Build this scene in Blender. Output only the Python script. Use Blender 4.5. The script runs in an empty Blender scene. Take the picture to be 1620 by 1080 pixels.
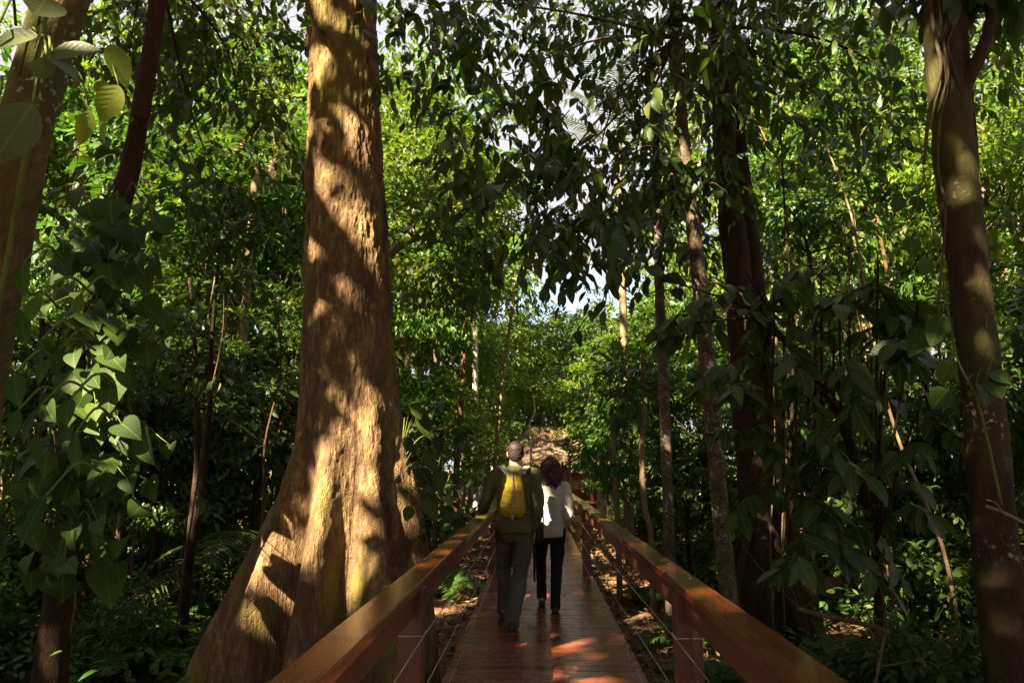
import bpy, bmesh, math, random
import numpy as np
from mathutils import Vector, Matrix

R = np.random.default_rng(7)
random.seed(7)
scene = bpy.context.scene
COL = scene.collection

# ------------------------------------------------------------------ camera
CAM = np.array([-0.055, 0.0, 1.5])
PITCH = math.atan(200 / 1080)
YAW = math.atan(38 / 1080 * math.cos(PITCH))
Fv = np.array([-math.sin(YAW) * math.cos(PITCH), math.cos(YAW) * math.cos(PITCH), math.sin(PITCH)])
Rv = np.array([math.cos(YAW), math.sin(YAW), 0.0])
Uv = np.cross(Rv, Fv)
cam_d = bpy.data.cameras.new('camera')
cam = bpy.data.objects.new('camera', cam_d)
COL.objects.link(cam)
cam.location = CAM
cam.rotation_euler = (math.pi / 2 + PITCH, 0, YAW)
cam_d.lens = 24.0
cam_d.sensor_width = 36.0
cam_d.clip_start = 0.05
cam_d.clip_end = 600
scene.camera = cam


def P(px, py, d):
    """measured point: photo pixel + distance along the walkway (metres) -> world"""
    r = Fv + Rv * (px - 810) / 1080 + Uv * (540 - py) / 1080
    return CAM + r * (d / r[1])


def pix(p):
    p = np.atleast_2d(p) - CAM
    z = p @ Fv
    zz = np.where(z > 0.05, z, 0.05)
    return 810 + 1080 * (p @ Rv) / zz, 540 - 1080 * (p @ Uv) / zz, z


# ------------------------------------------------------------------ sun
SUN_EL = math.radians(41)
SUN_AZ = math.radians(37)          # swung from straight behind the viewer towards the left
SUN = np.array([-math.sin(SUN_AZ) * math.cos(SUN_EL), -math.cos(SUN_AZ) * math.cos(SUN_EL), math.sin(SUN_EL)])


# ------------------------------------------------------------------ numpy noise
def _hash(ix, iy, iz, seed):
    h = (ix * 374761393 + iy * 668265263 + iz * 2147483647 + seed * 974634777) & 0xFFFFFFFF
    h = ((h ^ (h >> 13)) * 1274126177) & 0xFFFFFFFF
    h = (h ^ (h >> 16)) & 0xFFFFFFFF
    return h / 4294967295.0


def vnoise(p, seed=0):
    p = np.asarray(p, float)
    i = np.floor(p).astype(np.int64)
    f = p - i
    f = f * f * (3 - 2 * f)
    out = 0
    for dx in (0, 1):
        for dy in (0, 1):
            for dz in (0, 1):
                w = (f[..., 0] if dx else 1 - f[..., 0]) * (f[..., 1] if dy else 1 - f[..., 1]) * (f[..., 2] if dz else 1 - f[..., 2])
                out = out + w * _hash(i[..., 0] + dx, i[..., 1] + dy, i[..., 2] + dz, seed)
    return out * 2 - 1


def fbm(p, oct=4, seed=0):
    p = np.asarray(p, float)
    a, s = 1.0, 0
    for k in range(oct):
        s = s + a * vnoise(p * 2 ** k, seed + k)
        a *= 0.5
    return s


def norm(v):
    v = np.asarray(v, float)
    return v / np.maximum(np.linalg.norm(v, axis=-1, keepdims=True), 1e-9)


# ------------------------------------------------------------------ geometry collector
class Geo:
    def __init__(self):
        self.V, self.L, self.T, self.U, self.M, self.n = [], [], [], [], [], 0

    def add(self, V, faces, uv=None, mat=0):
        """faces: list of (m,k) int arrays ; uv per vertex"""
        V = np.asarray(V, float).reshape(-1, 3)
        for F in faces:
            F = np.asarray(F, np.int64)
            if F.size == 0:
                continue
            self.L.append((F + self.n).ravel())
            self.T.append(np.full(len(F), F.shape[1], np.int32))
            self.M.append(np.full(len(F), mat, np.int32))
        self.V.append(V)
        self.U.append(np.zeros((len(V), 2)) if uv is None else np.asarray(uv, float).reshape(-1, 2))
        self.n += len(V)
        return self

    def box(self, lo, hi, mat=0, bev=0.0):
        lo, hi = np.array(lo, float), np.array(hi, float)
        if bev <= 0:
            c = [(0, 0, 0), (1, 0, 0), (1, 1, 0), (0, 1, 0), (0, 0, 1), (1, 0, 1), (1, 1, 1), (0, 1, 1)]
            V = lo + np.array(c) * (hi - lo)
            self.add(V, [np.array([(0, 3, 2, 1), (4, 5, 6, 7), (0, 1, 5, 4), (1, 2, 6, 5), (2, 3, 7, 6), (3, 0, 4, 7)])], mat=mat)
        else:
            bm = bmesh.new()
            bmesh.ops.create_cube(bm, size=1)
            for v in bm.verts:
                v.co = Vector(lo + (np.array(v.co) + 0.5) * (hi - lo))
            bmesh.ops.bevel(bm, geom=bm.edges[:], offset=bev, segments=2, affect='EDGES', profile=0.5)
            self.addbm(bm, mat)
        return self

    def addbm(self, bm, mat=0):
        bm.verts.ensure_lookup_table()
        for i, v in enumerate(bm.verts):
            v.index = i
        V = np.array([v.co[:] for v in bm.verts])
        by = {}
        for f in bm.faces:
            by.setdefault(len(f.verts), []).append([v.index for v in f.verts])
        self.add(V, [np.array(x) for x in by.values()], mat=mat)
        bm.free()

    def tube(self, pts, rad, seg=8, cap=True, mat=0, wob=0.0, wf=2.0, seed=0, sm=0, ell=None):
        pts = np.asarray(pts, float)
        rad = np.broadcast_to(np.asarray(rad, float), (len(pts),)).copy()
        if sm:
            pts, rad = smooth_path(pts, rad, sm)
        n = len(pts)
        t = norm(np.gradient(pts, axis=0))
        ref = np.array([0, 1.0, 0]) if abs(t[0, 1]) < 0.8 else np.array([1.0, 0, 0])
        u = np.zeros_like(pts)
        a = ref
        for i in range(n):
            a = a - t[i] * (a @ t[i])
            a = a / max(np.linalg.norm(a), 1e-9)
            u[i] = a
        v = np.cross(t, u)
        th = np.arange(seg) / seg * 2 * math.pi
        ring = np.cos(th)[None, :, None] * u[:, None] + np.sin(th)[None, :, None] * v[:, None]
        r = rad[:, None] * np.ones((1, seg))
        V = pts[:, None] + ring * r[..., None]
        if wob:
            nz = fbm(V * wf / max(rad.max(), 1e-3) * 0.3 + seed * 7.3, 3, seed)
            V = pts[:, None] + ring * (r * (1 + wob * nz))[..., None]
        L = np.concatenate([[0], np.cumsum(np.linalg.norm(np.diff(pts, axis=0), axis=1))])
        uv = np.stack([np.broadcast_to(th / 6.283, (n, seg)), np.broadcast_to(L[:, None], (n, seg))], -1)
        i, j = np.meshgrid(np.arange(n - 1), np.arange(seg), indexing='ij')
        A = i * seg + j
        B = i * seg + (j + 1) % seg
        F = np.stack([A, B, B + seg, A + seg], -1).reshape(-1, 4)
        fs = [F]
        if cap:
            k0 = np.arange(seg)[None, ::-1]
            k1 = (n - 1) * seg + np.arange(seg)[None]
            fs += [k0, k1]
        self.add(V.reshape(-1, 3), fs, uv.reshape(-1, 2), mat)
        return self

    def leaves(self, T, pos, dirs, up, L, W, droop=None, mat=0):
        tv, tf, tu = T
        N = len(pos)
        if N == 0:
            return self
        t = norm(dirs)
        s = np.cross(t, up)
        bad = np.linalg.norm(s, axis=1) < 1e-3
        s[bad] = [1, 0, 0]
        s = norm(s)
        n = np.cross(s, t)
        L = np.broadcast_to(np.asarray(L, float), (N,))
        W = np.broadcast_to(np.asarray(W, float), (N,))
        dr = np.zeros(N) if droop is None else np.broadcast_to(np.asarray(droop, float), (N,))
        y = tv[None, :, 1] * L[:, None]
        x = tv[None, :, 0] * W[:, None]
        z = tv[None, :, 2] * W[:, None] - dr[:, None] * (tv[None, :, 1] ** 2) * L[:, None]
        V = pos[:, None] + t[:, None] * y[..., None] + s[:, None] * x[..., None] + n[:, None] * z[..., None]
        K = len(tv)
        off = (np.arange(N) * K)[:, None, None]
        fs = [(np.asarray(F)[None] + off).reshape(-1, np.asarray(F).shape[1]) for F in tf]
        self.add(V.reshape(-1, 3), fs, np.tile(tu, (N, 1)), mat)
        return self

    def mesh(self, name, mats, smooth=True):
        V = np.concatenate(self.V).astype(np.float32)
        L = np.concatenate(self.L).astype(np.int32)
        T = np.concatenate(self.T).astype(np.int32)
        U = np.concatenate(self.U).astype(np.float32)
        M = np.concatenate(self.M).astype(np.int32)
        me = bpy.data.meshes.new(name)
        me.vertices.add(len(V))
        me.vertices.foreach_set('co', V.ravel())
        me.loops.add(len(L))
        me.loops.foreach_set('vertex_index', L)
        me.polygons.add(len(T))
        me.polygons.foreach_set('loop_start', np.concatenate([[0], np.cumsum(T)[:-1]]).astype(np.int32))
        me.polygons.foreach_set('loop_total', T)
        me.polygons.foreach_set('material_index', M)
        uvl = me.uv_layers.new(name='UVMap')
        uvl.data.foreach_set('uv', U[L].ravel())
        me.update(calc_edges=True)
        me.polygons.foreach_set('use_smooth', np.full(len(T), smooth))
        for m in (mats if isinstance(mats, (list, tuple)) else [mats]):
            me.materials.append(m)
        return me

    def obj(self, name, mats, parent=None, smooth=True):
        o = bpy.data.objects.new(name, self.mesh(name, mats, smooth))
        COL.objects.link(o)
        if parent is not None:
            o.parent = parent
        return o


def smooth_path(pts, rad, k):
    """Catmull-Rom resampling, k points per span"""
    P0 = np.concatenate([[2 * pts[0] - pts[1]], pts, [2 * pts[-1] - pts[-2]]])
    out, ro = [], []
    for i in range(len(pts) - 1):
        a, b, c, d = P0[i:i + 4]
        for t in np.arange(k) / k:
            out.append(0.5 * (2 * b + (c - a) * t + (2 * a - 5 * b + 4 * c - d) * t * t + (3 * b - a - 3 * c + d) * t ** 3))
            ro.append(rad[i] * (1 - t) + rad[i + 1] * t)
    out.append(pts[-1])
    ro.append(rad[-1])
    return np.array(out), np.array(ro)


def leafT(rows, fold=0.18, tip=1.0, base=0.0):
    """rows: (y_mid, y_side, halfwidth). returns template (verts, faces, uv)"""
    V, U = [(0, base, 0)], [(0.5, base)]
    for ym, ys, w in rows:
        V += [(-w, ys, fold * w), (0, ym, 0), (w, ys, fold * w)]
        U += [(0.5 - w * .5, ys), (0.5, ym), (0.5 + w * .5, ys)]
    V.append((0, tip, 0))
    U.append((0.5, tip))
    tri, quad = [(0, 2, 1), (0, 3, 2)], []
    k = len(rows)
    for i in range(k - 1):
        a = 1 + 3 * i
        quad += [(a, a + 1, a + 4, a + 3), (a + 1, a + 2, a + 5, a + 4)]
    a = 1 + 3 * (k - 1)
    e = len(V) - 1
    tri += [(a, a + 1, e), (a + 1, a + 2, e)]
    return np.array(V, float), [np.array(tri)] + ([np.array(quad)] if quad else []), np.array(U, float)


LEAF1 = leafT([(0.42, 0.42, 0.5)])
LEAF2 = leafT([(0.25, 0.25, 0.42), (0.62, 0.62, 0.40)], 0.22)
LEAF4 = leafT([(0.12, 0.12, 0.28), (0.33, 0.33, 0.48), (0.58, 0.58, 0.46), (0.82, 0.82, 0.25)], 0.2)
LEAFBIG = leafT([(0.05, 0.05, 0.16), (0.14, 0.14, 0.32), (0.26, 0.26, 0.44), (0.4, 0.4, 0.5), (0.55, 0.55, 0.49), (0.7, 0.7, 0.41), (0.83, 0.83, 0.27), (0.93, 0.93, 0.13)], 0.16)
HEART = leafT([(0.02, -0.13, 0.22), (0.08, -0.12, 0.40), (0.18, 0.04, 0.52), (0.32, 0.24, 0.53), (0.48, 0.44, 0.46), (0.64, 0.62, 0.34), (0.8, 0.79, 0.2), (0.92, 0.92, 0.08)], 0.14)
BLADE = leafT([(0.15, 0.15, 0.5), (0.6, 0.6, 0.42)], 0.3)


def empty(name, loc=(0, 0, 0), rz=0.0):
    o = bpy.data.objects.new(name, None)
    COL.objects.link(o)
    o.location = loc
    o.rotation_euler = (0, 0, rz)
    o.empty_display_size = 0.2
    return o


def tag(o, label=None, cat=None, group=None, kind=None):
    if label:
        o['label'] = label
    if cat:
        o['category'] = cat
    if group:
        o['group'] = group
    if kind:
        o['kind'] = kind
    return o


def copy_tree(o, parent=None):
    c = o.copy()
    COL.objects.link(c)
    c.parent = parent
    for ch in list(o.children):
        copy_tree(ch, c)
    return c


# ------------------------------------------------------------------ materials
class NT:
    def __init__(self, name):
        self.m = bpy.data.materials.new(name)
        self.m.use_nodes = True
        self.t = self.m.node_tree
        self.t.nodes.clear()
        self.out = self.n('ShaderNodeOutputMaterial')

    def n(self, typ, **kw):
        nd = self.t.nodes.new(typ)
        for k, v in kw.items():
            if k in nd.inputs:
                nd.inputs[k].default_value = v
            else:
                setattr(nd, k, v)
        return nd

    def l(self, a, b):
        self.t.links.new(a, b)

    def ramp(self, fac, stops, interp='LINEAR'):
        r = self.n('ShaderNodeValToRGB')
        r.color_ramp.interpolation = interp
        e = r.color_ramp.elements
        while len(e) > 1:
            e.remove(e[-1])
        e[0].position, e[0].color = stops[0][0], (*stops[0][1], 1)
        for p, c in stops[1:]:
            x = e.new(p)
            x.color = (*c, 1)
        self.l(fac, r.inputs[0])
        return r.outputs[0]

    def noise(self, vec, scale, detail=4, rough=0.6, dist=0.0):
        nd = self.n('ShaderNodeTexNoise')
        nd.inputs['Scale'].default_value = scale
        nd.inputs['Detail'].default_value = detail
        nd.inputs['Roughness'].default_value = rough
        nd.inputs['Distortion'].default_value = dist
        if vec is not None:
            self.l(vec, nd.inputs['Vector'])
        return nd.outputs['Fac']

    def coord(self, scale=(1, 1, 1), which='Object'):
        tc = self.n('ShaderNodeTexCoord')
        mp = self.n('ShaderNodeMapping')
        mp.inputs['Scale'].default_value = scale
        self.l(tc.outputs[which], mp.inputs['Vector'])
        return mp.outputs[0]

    def mix(self, fac, a, b, mode='MIX'):
        nd = self.n('ShaderNodeMix', data_type='RGBA', blend_type=mode)
        for val, idx in ((fac, 0), (a, 6), (b, 7)):
            if isinstance(val, (int, float)):
                nd.inputs[idx].default_value = val
            elif isinstance(val, tuple):
                nd.inputs[idx].default_value = (*val, 1)
            else:
                self.l(val, nd.inputs[idx])
        return nd.outputs[2]

    def math(self, op, a, b=0.0):
        nd = self.n('ShaderNodeMath', operation=op)
        for v, i in ((a, 0), (b, 1)):
            if isinstance(v, (int, float)):
                nd.inputs[i].default_value = v
            else:
                self.l(v, nd.inputs[i])
        return nd.outputs[0]

    def bump(self, h, strength=0.5, dist=0.02):
        b = self.n('ShaderNodeBump')
        b.inputs['Strength'].default_value = strength
        b.inputs['Distance'].default_value = dist
        self.l(h, b.inputs['Height'])
        return b.outputs[0]

    def pbr(self, color, rough=0.6, spec=0.3, normal=None, **kw):
        p = self.n('ShaderNodeBsdfPrincipled')
        for v, k in ((color, 'Base Color'), (rough, 'Roughness'), (spec, 'Specular IOR Level')):
            if isinstance(v, tuple):
                p.inputs[k].default_value = (*v, 1)
            elif isinstance(v, (int, float)):
                p.inputs[k].default_value = v
            else:
                self.l(v, p.inputs[k])
        if normal is not None:
            self.l(normal, p.inputs['Normal'])
        for k, v in kw.items():
            p.inputs[k].default_value = v
        return p

    def done(self, sh):
        self.l(sh.outputs[0] if hasattr(sh, 'outputs') else sh, self.out.inputs[0])
        return self.m


def leaf_mat(name, stops, trans=0.35, rough=0.45, spec=0.35, tcol=1.6, veins=0.0, spots=0.0):
    m = NT(name)
    isl = m.n('ShaderNodeNewGeometry').outputs['Random Per Island']
    c = m.ramp(isl, stops)
    oi = m.n('ShaderNodeObjectInfo').outputs['Random']
    hv = m.n('ShaderNodeHueSaturation')
    m.l(c, hv.inputs['Color'])
    m.l(m.math('ADD', 0.485, m.math('MULTIPLY', oi, 0.03)), hv.inputs['Hue'])
    m.l(m.math('ADD', 0.8, m.math('MULTIPLY', oi, 0.4)), hv.inputs['Value'])
    c = hv.outputs[0]
    nrm = None
    if veins:
        uv = m.n('ShaderNodeTexCoord').outputs['UV']
        sx = m.n('ShaderNodeSeparateXYZ')
        m.l(uv, sx.inputs[0])
        ax = m.math('ABSOLUTE', m.math('SUBTRACT', sx.outputs[0], 0.5))
        mid = m.math('LESS_THAN', ax, 0.012)
        ph = m.math('SUBTRACT', m.math('MULTIPLY', sx.outputs[1], 7.0), m.math('MULTIPLY', ax, 7.5))
        fr = m.math('ABSOLUTE', m.math('SUBTRACT', m.math('FRACT', ph), 0.5))
        side = m.math('GREATER_THAN', fr, 0.455)
        v = m.math('MAXIMUM', mid, m.math('MULTIPLY', side, 0.55))
        c = m.mix(m.math('MULTIPLY', v, veins), c, (0.22, 0.28, 0.09))
        nrm = m.bump(m.math('ADD', m.math('MULTIPLY', m.math('MULTIPLY', fr, fr), -1.6), m.math('MULTIPLY', m.noise(uv, 9, 3), .9)), 0.24, 0.008)
    if spots:
        co = m.coord()
        sp = m.math('GREATER_THAN', m.noise(co, 22, 3, .6), 1 - spots)
        c = m.mix(m.math('MULTIPLY', sp, .7), c, (0.12, 0.09, 0.03))
    p = m.pbr(c, rough, spec, nrm)
    tr = m.n('ShaderNodeBsdfTranslucent')
    tc = m.mix(1.0, c, (tcol * .92, tcol, tcol * 0.32), 'MULTIPLY')
    m.l(tc, tr.inputs[0])
    mx = m.n('ShaderNodeMixShader')
    mx.inputs[0].default_value = trans
    m.l(p.outputs[0], mx.inputs[1])
    m.l(tr.outputs[0], mx.inputs[2])
    return m.done(mx)


LM = {
    'dark': leaf_mat('leaf_dark', [(0, (.03, .062, .012)), (.5, (.05, .092, .016)), (.85, (.08, .12, .02)), (1, (.12, .13, .03))], .33, .38),
    'mid': leaf_mat('leaf_mid', [(0, (.03, .075, .012)), (.5, (.05, .108, .018)), (.85, (.08, .14, .022)), (1, (.13, .155, .03))], .38, .45),
    'bright': leaf_mat('leaf_bright', [(0, (.045, .105, .012)), (.4, (.08, .15, .018)), (.8, (.125, .185, .022)), (1, (.19, .2, .035))], .45, .5),
    'yellow': leaf_mat('leaf_yellow', [(0, (.075, .14, .015)), (.5, (.12, .19, .02)), (1, (.2, .22, .035))], .45, .5),
    'big': leaf_mat('leaf_big', [(0, (.03, .065, .012)), (.6, (.048, .095, .016)), (1, (.085, .125, .022))], .32, .42, .3, veins=.5, spots=.27),
    'philo': leaf_mat('leaf_philodendron', [(0, (.026, .055, .010)), (.6, (.046, .088, .015)), (1, (.08, .125, .02))], .38, .52, .14, veins=.3, spots=.22),
    'pale': leaf_mat('leaf_pale', [(0, (.09, .12, .05)), (1, (.14, .18, .06))], .3, .42, .3, veins=.35, spots=.2),
    'lime': leaf_mat('leaf_lime', [(0, (.15, .22, .02)), (1, (.22, .28, .03))], .45, .4, .45, veins=.6),
    'palm': leaf_mat('leaf_palm', [(0, (.04, .07, .015)), (.6, (.065, .10, .02)), (1, (.10, .13, .03))], .3, .4),
    'dry': leaf_mat('leaf_dry', [(0, (.16, .10, .05)), (.5, (.24, .16, .08)), (1, (.33, .24, .13))], .25, .7, .15, tcol=1.0),
    'litter': leaf_mat('leaf_litter', [(0, (.12, .066, .036)), (.45, (.26, .145, .075)), (.8, (.37, .225, .13)), (1, (.48, .33, .2))], .12, .75, .15, tcol=.9),
    'rust': leaf_mat('leaf_rust', [(0, (.22, .08, .02)), (1, (.30, .14, .03))], .35, .6, .2, tcol=1.1),
}


def bark_mat(name, c0, c1, c2, moss=None, moss_amt=.5, sc=6.0, zs=.3, bump=.8, bd=.03, lichen=0.0, rings=0.0, cells=1.0):
    m = NT(name)
    co = m.coord((1, 1, zs))
    n1 = m.noise(co, sc, 6, .65, .4)
    n2 = m.noise(co, sc * 5, 4, .6)
    c = m.ramp(m.math('ADD', m.math('MULTIPLY', n1, .65), m.math('MULTIPLY', n2, .35)), [(.3, c0), (.5, c1), (.68, c2)])
    if moss:
        mz = m.noise(m.coord((1, 1, .45)), 1.7, 5, .6)
        c = m.mix(m.ramp(mz, [(moss_amt, (0, 0, 0)), (moss_amt + .16, (1, 1, 1))]), c, moss)
    if lichen:
        ln = m.noise(m.coord(), 24, 4, .6)
        ln2 = m.noise(m.coord(), 1.4, 2, .5)
        k = m.math('MULTIPLY', m.ramp(ln, [(.585, (0, 0, 0)), (.62, (1, 1, 1))]), m.ramp(ln2, [(.62 - lichen * .3, (0, 0, 0)), (.72 - lichen * .3, (1, 1, 1))]))
        c = m.mix(k, c, (.42, .42, .36))
    vo = m.n('ShaderNodeTexVoronoi', feature='DISTANCE_TO_EDGE')
    vo.inputs['Scale'].default_value = sc * 2.2
    wv = m.n('ShaderNodeVectorMath', operation='ADD')
    nn = m.n('ShaderNodeTexNoise')
    nn.inputs['Scale'].default_value = sc
    m.l(co, nn.inputs['Vector'])
    m.l(co, wv.inputs[0])
    sc_ = m.n('ShaderNodeVectorMath', operation='SCALE')
    sc_.inputs['Scale'].default_value = .34
    m.l(nn.outputs['Color'], sc_.inputs[0])
    m.l(sc_.outputs[0], wv.inputs[1])
    m.l(wv.outputs[0], vo.inputs['Vector'])
    vo2 = m.n('ShaderNodeTexVoronoi', feature='DISTANCE_TO_EDGE')
    vo2.inputs['Scale'].default_value = sc * 6.5
    m.l(wv.outputs[0], vo2.inputs['Vector'])
    fis = m.noise(m.coord((1, 1, zs * .35)), sc * 3.2, 4, .6, .5)
    h = m.math('ADD', m.math('ADD', m.math('MULTIPLY', m.math('MINIMUM', vo.outputs['Distance'], .12), 4.0 * cells), m.math('ADD', m.math('MULTIPLY', m.math('MINIMUM', vo2.outputs['Distance'], .1), 2.5 * cells), m.math('MULTIPLY', fis, 1.2))), m.math('ADD', n1, m.math('MULTIPLY', n2, .8)))
    if rings:
        w = m.noise(m.coord((.3, .3, 14)), 1.0, 2, .5)
        h = m.math('ADD', h, m.math('MULTIPLY', w, rings))
    return m.done(m.pbr(c, .85, .15, m.bump(h, bump, bd)))


BM = {
    'giant': bark_mat('bark_giant', (.055, .034, .020), (.175, .105, .052), (.47, .30, .135), (.22, .185, .04), .53, 6.0, .32, 1.0, .03, cells=.4),
    'mossy': bark_mat('bark_mossy', (.045, .03, .014), (.15, .105, .04), (.29, .22, .085), (.085, .085, .02), .47, 13, .7, 1.0, .014, cells=.1, lichen=.2),
    'brown': bark_mat('bark_brown', (.05, .028, .016), (.11, .062, .034), (.17, .10, .055), (.10, .09, .03), .56, 9, .35, .9, .016, lichen=.3, cells=.15),
    'redbrown': bark_mat('bark_redbrown', (.022, .012, .008), (.048, .027, .016), (.085, .052, .03), (.07, .068, .02), .45, 8, .4, .9, .012, lichen=.22, rings=.5, cells=.1),
    'mottled': bark_mat('bark_mottled', (.04, .028, .02), (.11, .08, .05), (.26, .21, .15), (.12, .12, .05), .57, 7, .9, .5, .01, lichen=.5),
    'pale': bark_mat('bark_pale', (.30, .25, .19), (.45, .40, .33), (.6, .56, .5), None, .5, 6, .8, .3, .01),
    'dark': bark_mat('bark_dark', (.022, .014, .009), (.05, .03, .018), (.085, .05, .028), (.06, .06, .02), .58, 9, .3, .8, .02),
    'tan': bark_mat('bark_tan', (.14, .09, .05), (.25, .17, .10), (.36, .26, .16), None, .5, 8, .5, .5, .01),
    'vine': bark_mat('bark_vine', (.06, .045, .025), (.12, .085, .045), (.2, .15, .085), None, .5, 18, .4, .5, .006),
    'stem': bark_mat('stem_green', (.07, .09, .02), (.12, .15, .03), (.18, .2, .05), None, .5, 20, .5, .2, .004),
}


def wood_mat(name, c0, c1, c2, axis='Y', rough=(.18, .42), coat=.3, bumpd=.002, groove=False, moss=None, grime=.3):
    m = NT(name)
    s = {'Y': (28, 1.2, 28), 'X': (1.2, 28, 28), 'Z': (28, 28, 1.2)}[axis]
    co = m.coord(s, 'Object')
    isl = m.n('ShaderNodeNewGeometry').outputs['Random Per Island']
    off = m.n('ShaderNodeVectorMath', operation='ADD')
    m.l(co, off.inputs[0])
    cmb = m.n('ShaderNodeCombineXYZ')
    m.l(m.math('MULTIPLY', isl, 37.0), cmb.inputs[0])
    m.l(m.math('MULTIPLY', isl, 17.0), cmb.inputs[1])
    m.l(cmb.outputs[0], off.inputs[1])
    g = m.noise(off.outputs[0], 1.0, 5, .65, .6)
    c = m.ramp(g, [(.28, c0), (.52, c1), (.75, c2)])
    c = m.mix(1.0, c, m.ramp(isl, [(0, (.62, .6, .6)), (.5, (1, 1, 1)), (1, (1.3, 1.15, 1.05))]), 'MULTIPLY')
    big = m.noise(m.coord(), 2.3, 5, .65)
    if grime:
        c = m.mix(m.math('MULTIPLY', m.ramp(big, [(.5, (0, 0, 0)), (.72, (1, 1, 1))]), grime), c, (.035, .022, .015))
    if moss:
        mc, y0, y1 = moss
        tc = m.n('ShaderNodeTexCoord')
        sx = m.n('ShaderNodeSeparateXYZ')
        m.l(tc.outputs['Object'], sx.inputs[0])
        mr = m.n('ShaderNodeMapRange')
        m.l(sx.outputs[1], mr.inputs[0])
        mr.inputs[1].default_value, mr.inputs[2].default_value = y0, y1
        mr.inputs[3].default_value, mr.inputs[4].default_value = 0.02, .72
        th = m.math('ADD', mr.outputs[0], m.math('MULTIPLY', m.math('SUBTRACT', m.noise(m.coord((1, .5, 1)), 5, 5, .7), .5), 1.3))
        c = m.mix(m.ramp(th, [(.22, (0, 0, 0)), (.52, (1, 1, 1))]), c, mc)
    ro = m.n('ShaderNodeMapRange')
    m.l(m.math('ADD', m.math('MULTIPLY', big, .7), m.math('MULTIPLY', g, .3)), ro.inputs[0])
    ro.inputs[1].default_value, ro.inputs[2].default_value = .35, .7
    ro.inputs[3].default_value, ro.inputs[4].default_value = rough
    h = g
    if groove:
        tc = m.n('ShaderNodeTexCoord')
        sx = m.n('ShaderNodeSeparateXYZ')
        m.l(tc.outputs['Object'], sx.inputs[0])
        w = m.math('SINE', m.math('MULTIPLY', sx.outputs[1], 2 * math.pi / .0235))
        h = m.math('ADD', m.math('MULTIPLY', w, .8), m.math('MULTIPLY', g, .5))
    p = m.pbr(c, ro.outputs[0], .5, m.bump(h, .6, bumpd))
    p.inputs['Coat Weight'].default_value = coat
    p.inputs['Coat Roughness'].default_value = .12
    return m.done(p)


M_DECK = wood_mat('deck_wood', (.11, .030, .014), (.22, .062, .029), (.31, .10, .05), 'X', (.15, .36), .28, .0013, True, grime=.5)
M_RAIL = wood_mat('rail_wood', (.16, .036, .010), (.28, .068, .016), (.39, .115, .028), 'Y', (.14, .38), .5, .0022, False, ((.15, .135, .03), 4.2, 11.0), .55)
M_BEAM = wood_mat('beam_wood', (.09, .026, .012), (.16, .05, .022), (.22, .08, .035), 'Y', (.3, .55), .1, .001, grime=.4)
M_POST = wood_mat('post_wood', (.08, .022, .012), (.145, .041, .021), (.21, .07, .034), 'Z', (.3, .55), .1, .001, grime=.4)


def flat_mat(name, c, rough=.7, spec=.3, var=.25, sc=8, bump=0.0, metal=0.0, bd=.004, weave=0):
    m = NT(name)
    n1 = m.noise(m.coord(), sc, 5, .6)
    col = m.mix(n1, tuple(x * (1 - var) for x in c), tuple(x * (1 + var) for x in c))
    nr = None
    if bump:
        h = n1
        if weave:
            h = m.math('ADD', n1, m.math('MULTIPLY', m.noise(m.coord(), weave, 2), .4))
        nr = m.bump(h, bump, bd)
    return m.done(m.pbr(col, rough, spec, nr, Metallic=metal))


M_CABLE = flat_mat('cable_steel', (.5, .49, .46), .35, .5, .1, metal=.9)
M_SKIN = flat_mat('skin', (.42, .23, .15), .5, .35, .1, 20)
M_HAIRM = flat_mat('hair_short_brown', (.022, .013, .009), .6, .3, .3, 60, .6, bd=.006)
M_HAIRW = flat_mat('hair_curly_brown', (.048, .02, .012), .5, .4, .5, 40, .5, bd=.008)
M_SHIRT = flat_mat('shirt_olive', (.095, .088, .036), .85, .15, .15, 12, .35, bd=.01, weave=200)
M_TROUS = flat_mat('trousers_grey', (.085, .078, .07), .85, .15, .25, 14, .5, bd=.012, weave=200)
M_BLACK = flat_mat('trousers_black', (.012, .012, .013), .8, .2, .2, 14, .4, bd=.01)
M_BLOUSE = flat_mat('blouse_white', (.50, .48, .44), .8, .2, .06, 9, .35, bd=.012)
M_BOOT = flat_mat('boot_dark', (.018, .016, .015), .5, .4, .3, 20, .3)
M_PACK = flat_mat('pack_yellow', (.36, .25, .010), .6, .3, .22, 9, .5, bd=.02)
M_STRAP = flat_mat('strap_grey', (.30, .28, .26), .7, .2, .1, 20)
M_BAG = flat_mat('bag_black', (.012, .011, .012), .55, .35, .2, 20, .3)
M_EYE = flat_mat('eye_white', (.6, .58, .55), .25, .5, .05)
M_YSHIRT = flat_mat('tshirt_yellow', (.38, .25, .015), .8, .2, .1, 12)


def thatch():
    m = NT('thatch')
    co = m.coord((9, 2.0, 2.0))
    n1 = m.noise(co, 2.2, 6, .75, .3)
    n2 = m.noise(m.coord(), 1.3, 4, .6)
    c = m.ramp(m.math('ADD', m.math('MULTIPLY', n1, .6), m.math('MULTIPLY', n2, .4)), [(.32, (.09, .06, .045)), (.5, (.22, .15, .115)), (.66, (.36, .265, .205))])
    return m.done(m.pbr(c, .9, .1, m.bump(n1, 1.0, .08)))


M_THATCH = thatch()


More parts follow.
